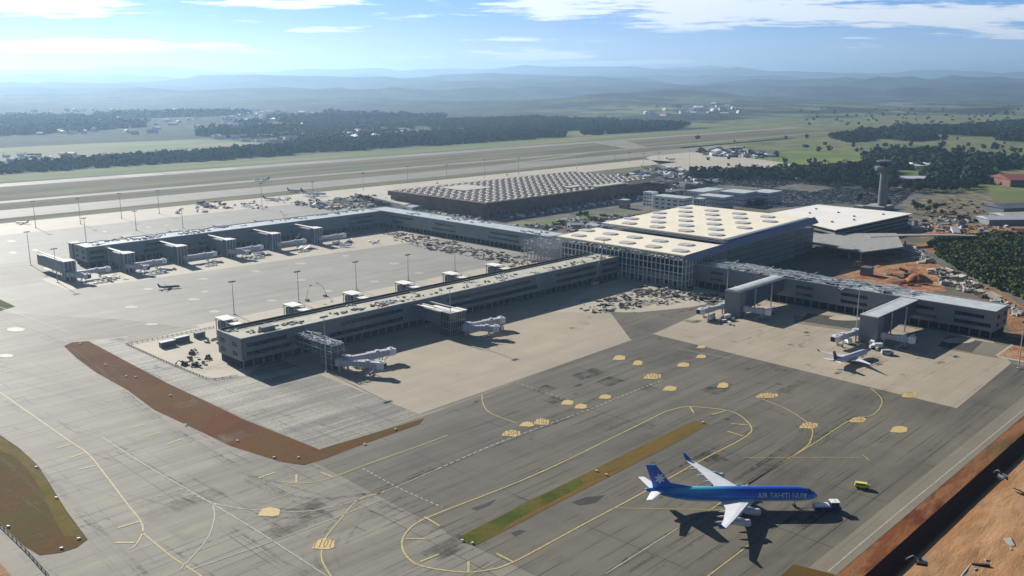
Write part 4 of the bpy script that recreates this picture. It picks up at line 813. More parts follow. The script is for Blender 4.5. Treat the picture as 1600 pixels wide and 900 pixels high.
# far right buildings
def hall(px, py, lx, ly, h, lab, wall='panel', roofm='roof_metal', rot=-.8, cat='hall'):
    u, ww = P(px, py); t = thing('hall', lab, cat, u, ww, 0, rot); b = MB(); b.box(0, lx, 0, ly, 0, h); b.build('wall', M[wall], t)
    b = MB(); b.add([(-1, -1, h), (lx + 1, -1, h), (lx + 1, ly + 1, h), (-1, ly + 1, h), (-1, ly / 2, h + ly * .1), (lx + 1, ly / 2, h + ly * .1)], [(0, 1, 5, 4), (2, 3, 4, 5), (0, 4, 3), (1, 2, 5)]); b.build('roof', M[roofm], t); return t
hall(1430, 265, 60, 40, 7, 'white domed hall among the dark trees right of the control tower', 'white', 'roof_white'); hall(1395, 285, 80, 26, 6, 'long lilac roofed hall just right of the control tower', 'panel', 'lilac'); hall(1345, 262, 60, 20, 5, 'white roofed shed left of the control tower cab', 'panel', 'roof_white')
hall(1578, 292, 90, 60, 10, 'dark red roofed hall at the right edge below the green field', 'rust', 'brick_red'); hall(1568, 335, 90, 34, 7, 'dark shed at the right edge under the red roofed hall', 'panel_dark', 'panel_dark', -.55)
hall(1545, 352, 70, 26, 6, 'blue-grey flat hall near the dark scrub at the right edge', 'panel', 'bridge_grey', -.75); hall(1575, 346, 60, 30, 5, 'cream roofed hall at the right edge above the dark scrub', 'concrete_wall', 'roof', -.6)
hall(1330, 338, 40, 10, 4, 'small grey site hut strip behind the white garage', 'panel', 'bridge_grey')
b = MB(); b.box(0, 9, 0, 7, 0, 6.2); b.box(-.4, 9.4, -.4, 7.4, 6.21, 6.7); u_, w_ = P(1357, 432); solo(b, 'site_cabin', [M['panel_dark']], 'dark site cabin with white top standing on the red earth', 'cabin', u_, w_)
# ================================================================== masts
MASTS = [(510, 581, 30, 'beside the open steel frame bridge'), (704, 526, 30, 'beside the glazed bridge with slatted roof'), (1134, 490, 30, 'left of the first bridge of the right-hand pier'), (1337, 522, 30, 'left of the second bridge of the right-hand pier'), (1591, 576, 26, 'on the orange verge at the right edge'),
  (48, 414, 28, 'left of the far pier end'), (56, 356, 28, 'far left on the tan apron'), (126, 350, 28, 'second from left on the tan apron'), (190, 341, 28, 'third from left on the tan apron'), (249, 334, 27, 'fourth from left on the tan apron'), (410, 327, 31, 'behind the far pier by the parked white jets'),
  (490, 318, 27, 'behind the large white jet'), (366, 491, 22, 'behind the left end of the near pier'), (467, 473, 22, 'second from left behind the near pier'), (557, 453, 21, 'third from left behind the near pier'), (638, 438, 20, 'fourth from left behind the near pier'), (711, 424, 19, 'fifth from left behind the near pier'),
  (135, 380, 24, 'just behind the far pier end'), (213, 360, 20, 'behind the left part of the far pier'), (286, 356, 20, 'behind the middle of the far pier'), (90, 441, 26, 'in front of the first towered bridge'), (172, 424, 20, 'by the second towered bridge'), (568, 300, 26, 'left of the old terminal shed'), (637, 286, 25, 'behind the left corner of the old terminal'),
  (698, 280, 22, 'behind the roof grid of the old terminal'), (757, 277, 28, 'tall above the roof grid of the old terminal'), (810, 272, 26, 'beside the crane at the old terminal'), (901, 264, 20, 'behind the right of the old terminal roof'), (961, 252, 28, 'left of the far tan apron'), (983, 255, 20, 'second at the far tan apron'), (1005, 261, 24, 'third at the far tan apron'), (1029, 270, 34, 'tallest at the far tan apron'), (1077, 258, 26, 'right on the far tan apron'), (410, 296, 6, 'short one by the taxiway')]
for px, py, h, lab in MASTS[:-1]:
    u, ww = P(px, py); t = thing('floodlight_mast', 'floodlight mast ' + lab, 'light mast', u, ww, group='floodlight masts'); k = .32 if py > 400 else .38
    b = MB(); b.tube((0, 0, 0), (0, 0, h), k, k * .55, 8); b.box(-.9, .9, -.9, .9, 0, .5); b.build('pole', M['steel'], t)
    b = MB(); b.box(-2.4, 2.4, -.35, .35, h - .3, h); [b.box(x, x + .7, -.75, .3, h + .05, h + .6) for x in (-2.4, -1.2, 0.0, 1.3)]; b.build('lamp_head', M['panel_dark'], t)
# ================================================================== aircraft
def fus_mat():
    m, t, b = new_mat('blue_livery', .28, 0, .5); o = t.node('ShaderNodeTexCoord').outputs['Object']; sp = t.node('ShaderNodeSeparateXYZ'); t.l.new(o, sp.inputs[0]); X, Y, Z = sp.outputs
    edge = t.m('ADD', 3.75, t.m('MULTIPLY', t.m('MAXIMUM', t.m('SUBTRACT', t.m('ABSOLUTE', X), 14), 0), .0))
    lo = t.mix(t.ss(Z, 3.4, 4.3), (.50, .60, .82), (.04, .28, .78)); c = t.mix(t.ss(Z, 4.4, 6.4), lo, (.012, .11, .55))
    rear = t.m('MULTIPLY', t.ss(X, 6, -16), t.ss(Z, 5.6, 7.6)); c = t.mix(t.m('MULTIPLY', rear, .8), c, (.10, .55, .72)); c = t.mix(t.m('MULTIPLY', t.ss(X, -18, -26), .9), c, (.012, .11, .52))
    t.l.new(c, b.inputs['Base Color']); return m
M['blue_livery'] = fus_mat(); M['fin_blue'] = plain('fin_blue', (.012, .12, .52), .3, .08, .3); M['dark_fin'] = plain('dark_fin', (.05, .03, .03), .4, .1, .5)
M['star'] = plain('pale_star', (.55, .70, .85), .4, .05, .5); M['grey_wing'] = plain('grey_wing', (.62, .63, .66), .4, .06, .3)
def wing_mesh(side, pts, th):   # pts: (y, xLE, xTE, z)
    b = MB(); rings = []
    for y, le, te, z in pts:
        c = le - te; t_ = c * th
        rings.append([(le, side * y, z), (le - c * .12, side * y, z + t_ * .55), (le - c * .4, side * y, z + t_ * .6), (te, side * y, z), (te, side * y, z - .04), (le - c * .4, side * y, z - t_ * .4), (le - c * .1, side * y, z - t_ * .35)])
    if side < 0: rings = [r[::-1] for r in rings]
    b.loft(rings); return b
def airliner(name, label, X, Y, head, Ln=63.7, four=True, fmat='blue_livery', finmat='fin_blue', wmat='grey_wing', detail=True, group=None, winglet=True, emat='grey_wing'):
    k = Ln / 63.7; t = bpy.data.objects.new(name, None); COL.objects.link(t); t.location = (X, Y, 0.14); t.rotation_euler = (0, 0, head); t.scale = (k, k, k); tag(t, label, 'aeroplane', group)
    zc = 5.2; st = [(-31.8, .25, 7.1), (-31, .6, 7.0), (-27, 1.35, 6.5), (-22, 2.05, 5.9), (-16, 2.62, 5.4), (-10, 2.82, 5.2), (20, 2.82, 5.2), (24, 2.75, 5.13), (27, 2.45, 4.95), (29.3, 1.9, 4.7), (30.8, 1.25, 4.45), (31.6, .6, 4.3), (31.85, .12, 4.25)]
    if not four: st = [(x, r * 1.12, z) for x, r, z in st]
    b = MB(); b.loft([[(x, r * math.cos(2 * math.pi * i / 24), z + r * math.sin(2 * math.pi * i / 24)) for i in range(24)] for x, r, z in st]); b.build('fuselage', M[fmat], t, smooth=True)
    wp = [(1.5, 9.0, -4.6, 3.6), (3, 8.2, -4.6, 3.65), (9.8, 3.6, -4.4, 4.4), (20, -3.0, -7.6, 5.3), (28.4, -8.6, -11.2, 6.1)]
    for s_ in (1, -1):
        wo_ = wing_mesh(s_, wp, .11).build('wing', M[wmat], t)
        if winglet: b = MB(); b.add([(-8.8, s_ * 28.4, 6.1), (-11.2, s_ * 28.4, 6.1), (-12.2, s_ * 29.6, 8.6), (-11.2, s_ * 29.6, 8.6), (-8.8, s_ * 28.6, 6.1), (-11.2, s_ * 28.6, 6.1), (-12.2, s_ * 29.75, 8.6), (-11.2, s_ * 29.75, 8.6)], [(0, 1, 2, 3), (7, 6, 5, 4), (0, 4, 5, 1), (1, 5, 6, 2), (2, 6, 7, 3), (3, 7, 4, 0)]); b.build('winglet', M[finmat], wo_)
        if detail:
            for y in (6.5, 12.5, 17, 22): xt = -4.5 if y < 10 else -4.4 - (y - 9.8) * .36; b = MB(); b.loft([[(xt + dx, s_ * y + r * math.cos(a), 3.4 + (y - 3) * .095 + r * math.sin(a)) for a in [math.pi * 2 * i / 6 for i in range(6)]] for dx, r in ((3, .1), (1, .42), (-1, .35), (-2.4, .05))]); b.build('flap_fairing', M[wmat], wo_)
        b = wing_mesh(s_, [(.6, -24.6, -29.6, 6.8), (9.7, -30.6, -33.0, 7.6)], .09); b.build('stabiliser', M['white'], t)
        for y, xe in (((9.4, 8.2), (19.2, 2.0)) if four else ((10, 7.5),)):
            zz = 2.55 + (y - 9) * .085; rr_ = 1.22 if four else 1.55
            e = MB(); rings = [[(xe + dx, s_ * y + r * math.cos(a), zz + r * math.sin(a)) for a in [math.pi * 2 * i / 16 for i in range(16)]] for dx, r in ((0, rr_ * .92), (-.5, rr_ * 1.05), (-2.4, rr_ * 1.05), (-4.6, rr_ * .75), (-5.8, rr_ * .42))]; e.loft(rings); eo = e.build('engine', M[emat], t, smooth=True)
            e = MB(); e.tube((xe + .02, s_ * y, zz), (xe - .3, s_ * y, zz), rr_ * .8, rr_ * .8, 16); e.build('intake', M['dark'], eo)
            e = MB(); e.add([(xe - 1, s_ * y - .15, zz + .9), (xe - 1, s_ * y + .15, zz + .9), (xe - 7, s_ * y + .15, zz + 1.2), (xe - 7, s_ * y - .15, zz + 1.2), (xe - 3.4, s_ * y - .15, zz + 1.95), (xe - 3.4, s_ * y + .15, zz + 1.95), (xe - 7, s_ * y + .15, zz + 1.9), (xe - 7, s_ * y - .15, zz + 1.9)], [(0, 1, 2, 3), (4, 7, 6, 5), (0, 4, 5, 1), (1, 5, 6, 2), (2, 6, 7, 3), (3, 7, 4, 0)]); e.build('pylon', M[wmat], eo)
    fp = [(-17.5, -17.5 - .01, 7.2), (-20.5, -29.2, 8.0), (-23.2, -29.6, 10.4), (-28.4, -32.0, 16.6)]
    b = MB(); rings = []
    for le, te, z in [(-19.0, -29.0, 7.4), (-22.6, -29.4, 9.6), (-28.2, -31.9, 16.7)]: rings.append([(le, 0, z), (le - (le - te) * .3, .28, z), (te, .03, z), (te, -.03, z), (le - (le - te) * .3, -.28, z)])
    b.loft(rings); b.add([(-12.5, 0, 7.7), (-19.2, .22, 7.5), (-22.7, .2, 9.7), (-22.7, -.2, 9.7), (-19.2, -.22, 7.5)], [(0, 1, 2), (0, 3, 4), (0, 2, 3)]); fin = b.build('tail_fin', M[finmat], t)
    # gear
    for y, x in ((5.2, -1.2), (-5.2, -1.2), (0, 23.5)):
        b = MB(); b.tube((x, y, .7), (x, y, 3.2), .22, .22, 6); g_ = b.build('landing_gear', M['steel'], t); b = MB()
        for dx in ((-1, 1) if x < 0 else (0,)):
            for dy in (-.55, .55): b.tube((x + dx, y + dy - .2, .62), (x + dx, y + dy + .2, .62), .62, .62, 12)
        build_each(b, 'wheel', M['rubber'], g_)
    if detail:
        b = MB()
        for s_ in (1, -1):
            for i in range(52):
                x = -19 + i * .84
                if abs((x + 3)) < .5 or abs(x - 12) < .5: continue
                r = 2.84 if x > -10 else 2.84 - (-10 - x) * .042; zz = 5.2 + (0 if x > -10 else (-10 - x) * .03); a0, a1 = .20, .30
                b.add([(x, s_ * r * math.cos(a0), zz + r * math.sin(a0)), (x + .3, s_ * r * math.cos(a0), zz + r * math.sin(a0)), (x + .3, s_ * r * math.cos(a1), zz + r * math.sin(a1)), (x, s_ * r * math.cos(a1), zz + r * math.sin(a1))], [(0, 1, 2, 3)])
        b.build('cabin_window', M['dark'], t)['kind'] = 'stuff'
        b = MB()
        for a0, a1 in ((.5, .72), (.76, 1.1), (1.14, 1.5), (math.pi - .72, math.pi - .5), (math.pi - 1.1, math.pi - .76), (math.pi - 1.5, math.pi - 1.14)):
            q = lambda x, r, z, a: (x, (r + .03) * math.cos(a), z + (r + .03) * math.sin(a))
            b.add([q(28.0, 2.22, 4.86, a0), q(29.0, 1.99, 4.74, a0), q(29.0, 1.99, 4.74, a1), q(28.0, 2.22, 4.86, a1)], [(0, 1, 2, 3)])
        b.build('cockpit_window', M['glass'], t)
        for s_ in (1, -1):
            me = text_mesh('AIR TAHITI NUI', 3.1); bm = bmesh.new(); bm.from_mesh(me)
            for q in np.arange(-1.3, 1.4, .3): bmesh.ops.bisect_plane(bm, geom=bm.verts[:] + bm.edges[:] + bm.faces[:], plane_co=(0, q, 0), plane_no=(0, 1, 0))
            bmesh.ops.triangulate(bm, faces=bm.faces[:]); xs = [v.co.x for v in bm.verts]; x0, x1 = min(xs), max(xs); vv = []
            for v in bm.verts:
                fx = (v.co.x - x0) / (x1 - x0); y_ = v.co.y * .95; x = (9.0 + fx * 16.6) if s_ < 0 else (25.6 - fx * 16.6); a = .14 + y_ / 2.9
                r = 2.87 if x < 20 else 2.87 - (x - 20) * .02 - max(0, x - 24) * .08; zz = 5.2 - max(0, x - 20) * .02; vv.append((x, s_ * r * math.cos(a), zz + r * math.sin(a)))
            b = MB(); b.add(vv, [tuple(q.index for q in f.verts) for f in bm.faces]); bm.free(); bpy.data.meshes.remove(me); b.build('lettering', M['white'], t)
            b = MB(); cx, cz = -26.6, 11.6
            for i in range(7):
                a = 2 * math.pi * i / 7 + .2; da = .27; b.add([(cx + .5 * math.cos(a - .5), s_ * .42, cz + .5 * math.sin(a - .5)), (cx + 1.5 * math.cos(a - da), s_ * .36, cz + 1.5 * math.sin(a - da)), (cx + 2.1 * math.cos(a), s_ * .34, cz + 2.1 * math.sin(a)), (cx + 1.5 * math.cos(a + da), s_ * .36, cz + 1.5 * math.sin(a + da)), (cx + .5 * math.cos(a + .5), s_ * .42, cz + .5 * math.sin(a + .5))], [(0, 1, 2, 3, 4)])
            b.add([(cx + .7 * math.cos(math.pi * i / 6), s_ * .44, cz + .7 * math.sin(math.pi * i / 6)) for i in range(12)], [tuple(range(12))])
            b.build('flower_emblem', M['star'], fin)
            for x in (-20, -6, 13.2, 26):
                b = MB(); r = 2.85 if -10 < x < 21 else (2.85 - (abs(x) - 10) * .045 if x < 0 else 2.66); zz = 5.2 + (.3 if x < -15 else 0) - (.1 if x > 25 else 0)
                b.add([(x + (.9 if i in (1, 2) else 0), s_ * r * math.cos(a), zz + r * math.sin(a)) for i, a in enumerate((-.22, -.22, .48, .48))], [(0, 1, 2, 3)]); b.build('door', M['fin_blue'] if x < 20 else M['star'], t)
    return t
def pw(px, py, z=0): u, ww = P(px, py, z); v = world(u, ww); return v.x, v.y
xa, ya = pw(1277, 774, 4.4); xb, yb = pw(1008, 765, 7.0); hd = math.atan2(ya - yb, xa - xb)
airliner('passenger_jet', 'big four engined jet in blue livery with white lettering on the dark apron', (xa + xb) / 2, (ya + yb) / 2, hd, math.hypot(xa - xb, ya - yb))
xa, ya = pw(1356, 548, 3); xb, yb = pw(1299, 567, 3)
airliner('passenger_jet', 'lilac white twin jet with dark fin nosing up to the right-hand pier', (xa + xb) / 2, (ya + yb) / 2, math.atan2(ya - yb, xa - xb), 35, False, 'lilac', 'dark_fin', 'lilac', False, emat='lilac')
def ap(px, py, Ln, deg, lab, f='white', fin='dark_fin', four=False, nm='passenger_jet'):
    X, Y = pw(px, py); airliner(nm, lab, X, Y, rad(deg), Ln, four, f, fin, f, False, emat=f)
ap(264, 451, 16, 20, 'small navy blue aeroplane alone on the pale yard between the piers', 'navy', 'navy'); ap(490, 306, 38, -12, 'large white jet with dark fin on the tan apron behind the far pier', 'white', 'dark_fin', True)
ap(409, 283, 25, 186, 'white jet rolling along the taxiway above the parked jets'); ap(35, 350, 17, 168, 'white plane at the far left edge of the tan apron', 'white', 'navy'); ap(424, 313, 24, -10, 'white parked jet left of the large white jet with dark fin')
ap(540, 386, 13, 200, 'small white plane outside the last towered bridge of the far pier', 'white', 'white'); ap(584, 380, 14, 150, 'small white plane nearest the corner of the yard'); ap(462, 300, 24, 10, 'white parked jet mostly hidden by the large white jet', 'lilac')
ap(1010, 263, 26, 30, 'small pale jet at the left end of the far tan apron', 'white', 'white'); ap(1048, 250, 22, 20, 'small pale jet in the middle of the far tan apron', 'white', 'dark_fin')
# ================================================================== vehicles
def wheels(t, xs, y, r=.5, z=None):
    b = MB()
    for x in xs:
        for s_ in (-1, 1): b.tube((x, s_ * y - .17, r), (x, s_ * y + .17, r), r, r, 12)
    return build_each(b, 'wheel', M['rubber'], t)
def vehicle(name, label, cat, px, py, rot, kind='van', col='white', k=1.0, group=None):
    u, ww = P(px, py); t = thing(name, label, cat, u, ww, .13, rot, group); t.scale = (k,) * 3
    if kind == 'tug':
        b = MB(); b.prism([(-4.2, -1.5), (4.2, -1.5), (4.2, 1.5), (-4.2, 1.5)], .5, 1.7); b.build('body', M['navy'], t); b = MB(); b.prism([(1.2, -1.2), (3.6, -1.2), (3.6, 1.2), (1.2, 1.2)], 1.71, 3.1); c = b.build('cab', M['glass'], t); b = MB(); b.box(1.0, 3.8, -1.35, 1.35, 3.11, 3.35); b.build('cab_roof', M['white'], c)
        b = MB(); b.box(-4.0, .6, -1.3, 1.3, 1.71, 2.2); b.build('deck', M['white'], t); b = MB(); b.tube((-4.2, 0, .9), (-8.4, 0, .7), .12); b.build('tow_bar', M['steel'], t); b = MB(); b.tube((2.4, 0, 3.35), (2.4, 0, 3.7), .15); b.build('beacon', M['yellow_paint'], t); wheels(t, (-2.6, 2.6), 1.5, .62)
    elif kind == 'loader':
        b = MB(); b.box(-3.6, 3.6, -1.4, 1.4, .7, 1.3); b.build('chassis', M['dark'], t); b = MB(); b.box(1.6, 3.6, -1.35, 1.35, 1.31, 3.2); b.build('cab', M[col], t); b = MB(); b.box(-3.6, 1.4, -1.4, 1.4, 2.6, 4.0); b.build('box', M['white'], t)
        b = MB(); [b.path([(x0, s_ * 1.2, 1.3), (x1, s_ * 1.2, 2.6)], .1) for s_ in (-1, 1) for x0, x1 in ((-3, 1), (1, -3))]; b.build('lift', M['steel'], t); wheels(t, (-2.4, 2.4), 1.35, .55)
    elif kind == 'truck':
        b = MB(); b.box(-6, 3.2, -1.25, 1.25, 1.1, 3.8); b.build('box', M[col], t); b = MB(); b.prism([(3.5, -1.2), (5.8, -1.2), (5.8, 1.2), (3.5, 1.2)], .7, [3.0, 2.6, 2.6, 3.0]); c = b.build('cab', M['white'], t); b = MB(); b.box(5.81, 5.85, -1, 1, 1.7, 2.5); b.build('windscreen', M['glass'], c); wheels(t, (-4.6, -3.4, 4.6), 1.1, .5)
    elif kind == 'excavator':
        b = MB(); [b.box(-2.2, 2.2, s_ * 1.3 - .35, s_ * 1.3 + .35, 0, .9) for s_ in (-1, 1)]; build_each(b, 'track', M['rubber'], t); b = MB(); b.box(-2.2, 1.6, -1.4, 1.4, 1.0, 2.2); b.build('body', M[col], t); b = MB(); b.box(.2, 1.7, .2, 1.3, 2.2, 3.2); b.build('cab', M['glass'], t)
        b = MB(); b.path([(1.2, -.3, 1.8), (3.6, -.3, 3.2)], .3); bo = b.build('boom', M[col], t); b = MB(); b.path([(3.6, -.3, 3.2), (5.6, -.3, 1.6)], .25); b.build('arm', M[col], bo); b = MB(); b.prism([(5.2, -.9), (6.4, -.9), (6.4, .3), (5.2, .3)], .5, [1.8, 1.2, 1.2, 1.8]); b.build('bucket', M['dark'], bo)
    elif kind == 'lift':
        b = MB(); b.box(-2, 2, -1.2, 1.2, .5, 1.6); b.build('base', M[col], t); wheels(t, (-1.3, 1.3), 1.1, .45); b = MB(); b.path([(-1.2, 0, 1.6), (2, 0, 9.5)], .22); bo = b.build('boom', M[col], t); b = MB(); b.path([(2, 0, 9.5), (6.5, 0, 13)], .16); b.build('jib', M[col], bo); b = MB(); b.box(6.2, 7.8, -.8, .8, 12.8, 13.9); b.build('basket', M['steel'], bo)
    else:
        b = MB(); b.prism([(-2.7, -1), (2.7, -1), (2.7, 1), (-2.7, 1)], .45, 1.3); b.build('body', M[col], t); b = MB(); b.prism([(-2.6, -.95), (1.7, -.95), (1.7, .95), (-2.6, .95)], 1.31, 2.2); c = b.build('cabin', M[col], t); b = MB(); b.box(1.71, 1.76, -.85, .85, 1.4, 2.1); b.build('windscreen', M['glass'], c)
        b = MB(); b.box(-2.2, 1, -.98, -.955, 1.5, 2.0); b.build('side_window', M['glass'], c); wheels(t, (-1.7, 1.7), .95, .42)
    return t
vehicle('pushback_tug', 'dark blue and white pushback tug at the nose of the big blue jet', 'tug', 1291, 798, -.8, 'tug', k=1.12)
0 and vehicle('catering_loader', 'white high loader beside the pushback tug under the big blue jet nose', 'loader truck', 1283, 793, -.9, 'loader', 'navy', .8)
vehicle('van', 'yellow van with dark shadow on the open apron right of the big blue jet', 'van', 1347, 763, -1.15, 'van', 'yellow_paint', 1.0)
vehicle('van', 'pale boxy van on the concrete right of the lilac white twin jet', 'van', 1386, 554, -.9, 'van', 'bridge_grey', 1.2)
EX = [(1566, 748, 1.0, 'panel', 'grey excavator on the tan bank at the right edge'), (1440, 882, 2.0, 'panel', 'small excavator at the bottom of the dark trench'), (300, 553, .6, 'soil_brown', 'dark excavator in the fenced yard by the near pier'), (288, 570, 2.5, 'soil_brown', 'second dark excavator in the fenced yard, nearest the kerb'), (325, 560, 4, 'soil_brown', 'dark excavator against the end wall of the near pier'),
      (305, 572, 5, 'dark', 'black excavator by the pale slab in the fenced yard')]
for px, py, ro, col, lab in EX: vehicle('excavator', lab, 'excavator', px, py, ro, 'excavator', col, .75)
for px, py, ro, lab in ((480, 470, .4, 'boom lift behind the near pier, by its second link'), (508, 463, 2.6, 'boom lift with folded jib behind the near pier'), (445, 345, 1.9, 'boom lift standing behind the far pier roof'), (462, 384, .2, 'boom lift reaching the far pier face'), (792, 274, 2.4, 'boom lift on the roof side of the old terminal'), (683, 287, 2.0, 'boom lift left of the old terminal roof'), (1160, 470, 2.2, 'boom lift by the first bridge of the right-hand pier')):
    vehicle('boom_lift', lab, 'boom lift', px, py, ro, 'lift', 'panel', .75)
u_, w_ = P(929, 445); t = thing('crane', 'tall slender leaning crane jib in the shade before the terminal front', 'crane', u_, w_)
b = MB(); b.path([(0, 0, 1.5), (6, -4, 34)], .3); b.build('jib', M['steel'], t); b = MB(); b.box(-3, 3, -1.4, 1.4, .6, 2.2); b.build('body', M['yellow_paint'], t); wheels(t, (-2, 0, 2), 1.3, .55)
def sv_proto(kind):
    t = bpy.data.objects.new(kind, None); COL.objects.link(t)
    if kind == 'baggage_cart':
        b = MB(); b.box(-1.6, 1.6, -.8, .8, .45, .65); b.build('deck', M['steel'], t); b = MB(); b.box(-1.5, 1.5, -.75, .75, 1.75, 1.85); [b.box(x, x + .08, y, y + .08, .65, 1.75) for x in (-1.5, 1.42) for y in (-.75, .67)]; b.build('canopy_frame', M['white'], t); wheels(t, (-1.1, 1.1), .7, .28)
    elif kind == 'tow_tractor':
        b = MB(); b.prism([(-1.5, -.8), (1.5, -.8), (1.5, .8), (-1.5, .8)], .35, [1.0, .9, .9, 1.0]); b.build('body', M['yellow_paint'], t); b = MB(); b.box(-.9, .4, -.7, .7, 1.0, 1.9); b.build('cab', M['white'], t); wheels(t, (-1, 1), .75, .38)
    elif kind == 'service_truck':
        b = MB(); b.box(-3.6, 1.6, -1.2, 1.2, 1.0, 3.3); b.build('box', M['white'], t); b = MB(); b.prism([(1.8, -1.1), (3.6, -1.1), (3.6, 1.1), (1.8, 1.1)], .6, [2.6, 2.1, 2.1, 2.6]); b.build('cab', M['bridge_grey'], t); wheels(t, (-2.4, 2.6), 1.05, .48)
    else:
        b = MB(); b.box(-3, 3, -1.1, 1.1, .6, 1.0); b.build('chassis', M['dark'], t); b = MB(); b.prism([(-3, -.8), (2.6, -.8), (2.6, .8), (-3, .8)], [1.1, 3.4, 3.4, 1.1], [1.3, 3.6, 3.6, 1.3]); b.build('belt', M['steel'], t); wheels(t, (-2, 2), .95, .42)
    return t
SP = {k: [sv_proto(k), False] for k in ('baggage_cart', 'tow_tractor', 'service_truck', 'belt_loader')}
ADJ = {'baggage_cart': 'white framed baggage cart', 'tow_tractor': 'yellow tow tractor with white cab', 'service_truck': 'white box service truck', 'belt_loader': 'grey belt loader'}
sr = random.Random(21)
def sv(kind, u, ww, rot, where):
    lab = ADJ[kind] + ' parked ' + where; grp = kind.replace('_', ' ') + 's parked ' + where; q = SP[kind]
    if not q[1]: q[1] = True; q[0].location = world(u, ww, .1); q[0].rotation_euler = (0, 0, ANG + rot); tag(q[0], lab, kind.replace('_', ' '), grp)
    else: o = dup(q[0], u, ww, .1, rot, lab, 1.0, grp); o['category'] = kind.replace('_', ' ')
for i, u in enumerate((250, 296, 341, 386, 431, 476)):
    for _ in range(6):
        k = sr.choice(['baggage_cart', 'baggage_cart', 'tow_tractor', 'service_truck', 'belt_loader']); sv(k, u + sr.uniform(11, 34), sr.uniform(703, 712), sr.choice([0, .3, 1.57, 3.1]) + sr.uniform(-.2, .2), 'along the foot of the far pier')
    for q in range(3): sv('baggage_cart', u + 14 + q * 3.7, 700, .05, 'along the foot of the far pier')
for _ in range(16): sv(sr.choice(['baggage_cart', 'tow_tractor', 'service_truck', 'belt_loader']), sr.uniform(490, 512), sr.choice([sr.uniform(288, 312), sr.uniform(196, 222)]), sr.uniform(0, 3), 'by the bridges of the right-hand pier')
for _ in range(10): sv(sr.choice(['baggage_cart', 'baggage_cart', 'tow_tractor', 'service_truck']), sr.choice([sr.uniform(276, 292), sr.uniform(372, 386)]), sr.uniform(380, 396), sr.uniform(0, 3), 'by the jet bridges of the near pier')
for _ in range(26): sv(sr.choice(['baggage_cart', 'service_truck', 'tow_tractor', 'belt_loader']), sr.uniform(480, 690), sr.uniform(1000, 1045), sr.uniform(0, 3), 'around the jets on the tan apron')
# containers and fence in the near yard
for i, (px, py, lx, lab) in enumerate(((262, 541, 9, 'left one of the pale containers in the fenced yard'), (284, 534, 9, 'middle one of the pale containers in the fenced yard'), (312, 527, 6, 'dark grey container nearest the near pier end'))):
    u_, w_ = P(px, py); t = thing('container', lab, 'container', u_, w_, .12, .06); b = MB(); b.box(-lx / 2, lx / 2, -1.5, 1.5, 0, 3.0); b.build('box', M['panel_dark'], t); b = MB(); b.box(-lx / 2 - .1, lx / 2 + .1, -1.6, 1.6, 3.003, 3.2); b.build('roof', M['white' if i < 2 else 'panel'], t)
    b = MB(); [b.box(-lx / 2 + .5 + k * .8, -lx / 2 + .6 + k * .8, -1.56, -1.51, .1, 2.9) for k in range(int(lx / .8))]; b.build('rib', M['panel'], t)
fp = pxs([(334, 512), (262, 527), (198, 539), (260, 567), (322, 592), (336, 594), (372, 588)])
t = thing('site_fence', 'low dark site fence around the yard at the near pier end', 'fence', 0, 0); t.location = (0, 0, 0); b = MB(); bp_ = MB()
for (x0, y0), (x1, y1) in zip(fp, fp[1:]):
    n = max(1, int(math.hypot(x1 - x0, y1 - y0) / 3)); b.path([(x0, y0, .9), (x1, y1, .9)], .09); b.path([(x0, y0, .45), (x1, y1, .45)], .07)
    for k in range(n): q = k / n; bp_.box(x0 + (x1 - x0) * q - .12, x0 + (x1 - x0) * q + .12, y0 + (y1 - y0) * q - .12, y0 + (y1 - y0) * q + .12, 0, 1.2)
b.build('rail', M['tar'], t); build_each(bp_, 'post', M['tar'], t)
# barrier across the tan works area
b = MB(); q = [P(1640, 745, -4), P(1600, 790, -4), P(1550, 842, -4), P(1500, 905, -4)]
for (x0, y0), (x1, y1) in zip(q, q[1:]): b.tube((x0, y0, -3.6), (x1, y1, -3.6), .35, .35, 6)
solo(b, 'pipe', M['steel'], 'long grey pipe lying across the tan earthworks at the lower right', 'pipe', 0, 0).location = (0, 0, 0)
# railing at the lower left corner
b = MB(); q = pxs([(-60, 775), (0, 823), (40, 862), (78, 905)]); b2 = MB()
for (x0, y0), (x1, y1) in zip(q, q[1:]): b.path([(x0, y0, 1.4), (x1, y1, 1.4)], .12); b.path([(x0, y0, .7), (x1, y1, .7)], .1); [b2.box(x0 + (x1 - x0) * k / 6 - .1, x0 + (x1 - x0) * k / 6 + .1, y0 + (y1 - y0) * k / 6 - .1, y0 + (y1 - y0) * k / 6 + .1, .1, 1.4) for k in range(6)]
t = thing('railing', 'dark perimeter railing crossing the lower left corner', 'fence', 0, 0); t.location = (0, 0, 0); b.build('rail', M['tar'], t); build_each(b2, 'post', M['tar'], t)
sheet('perimeter_road', [pxs([(-80, 790), (0, 835), (60, 905), (10, 905), (-80, 850)])], M['shoulder'], .10)
sheet('brick_paving', [pxs([(-90, 850), (0, 880), (22, 905), (-90, 905)])], M['orange_dirt'], .11)
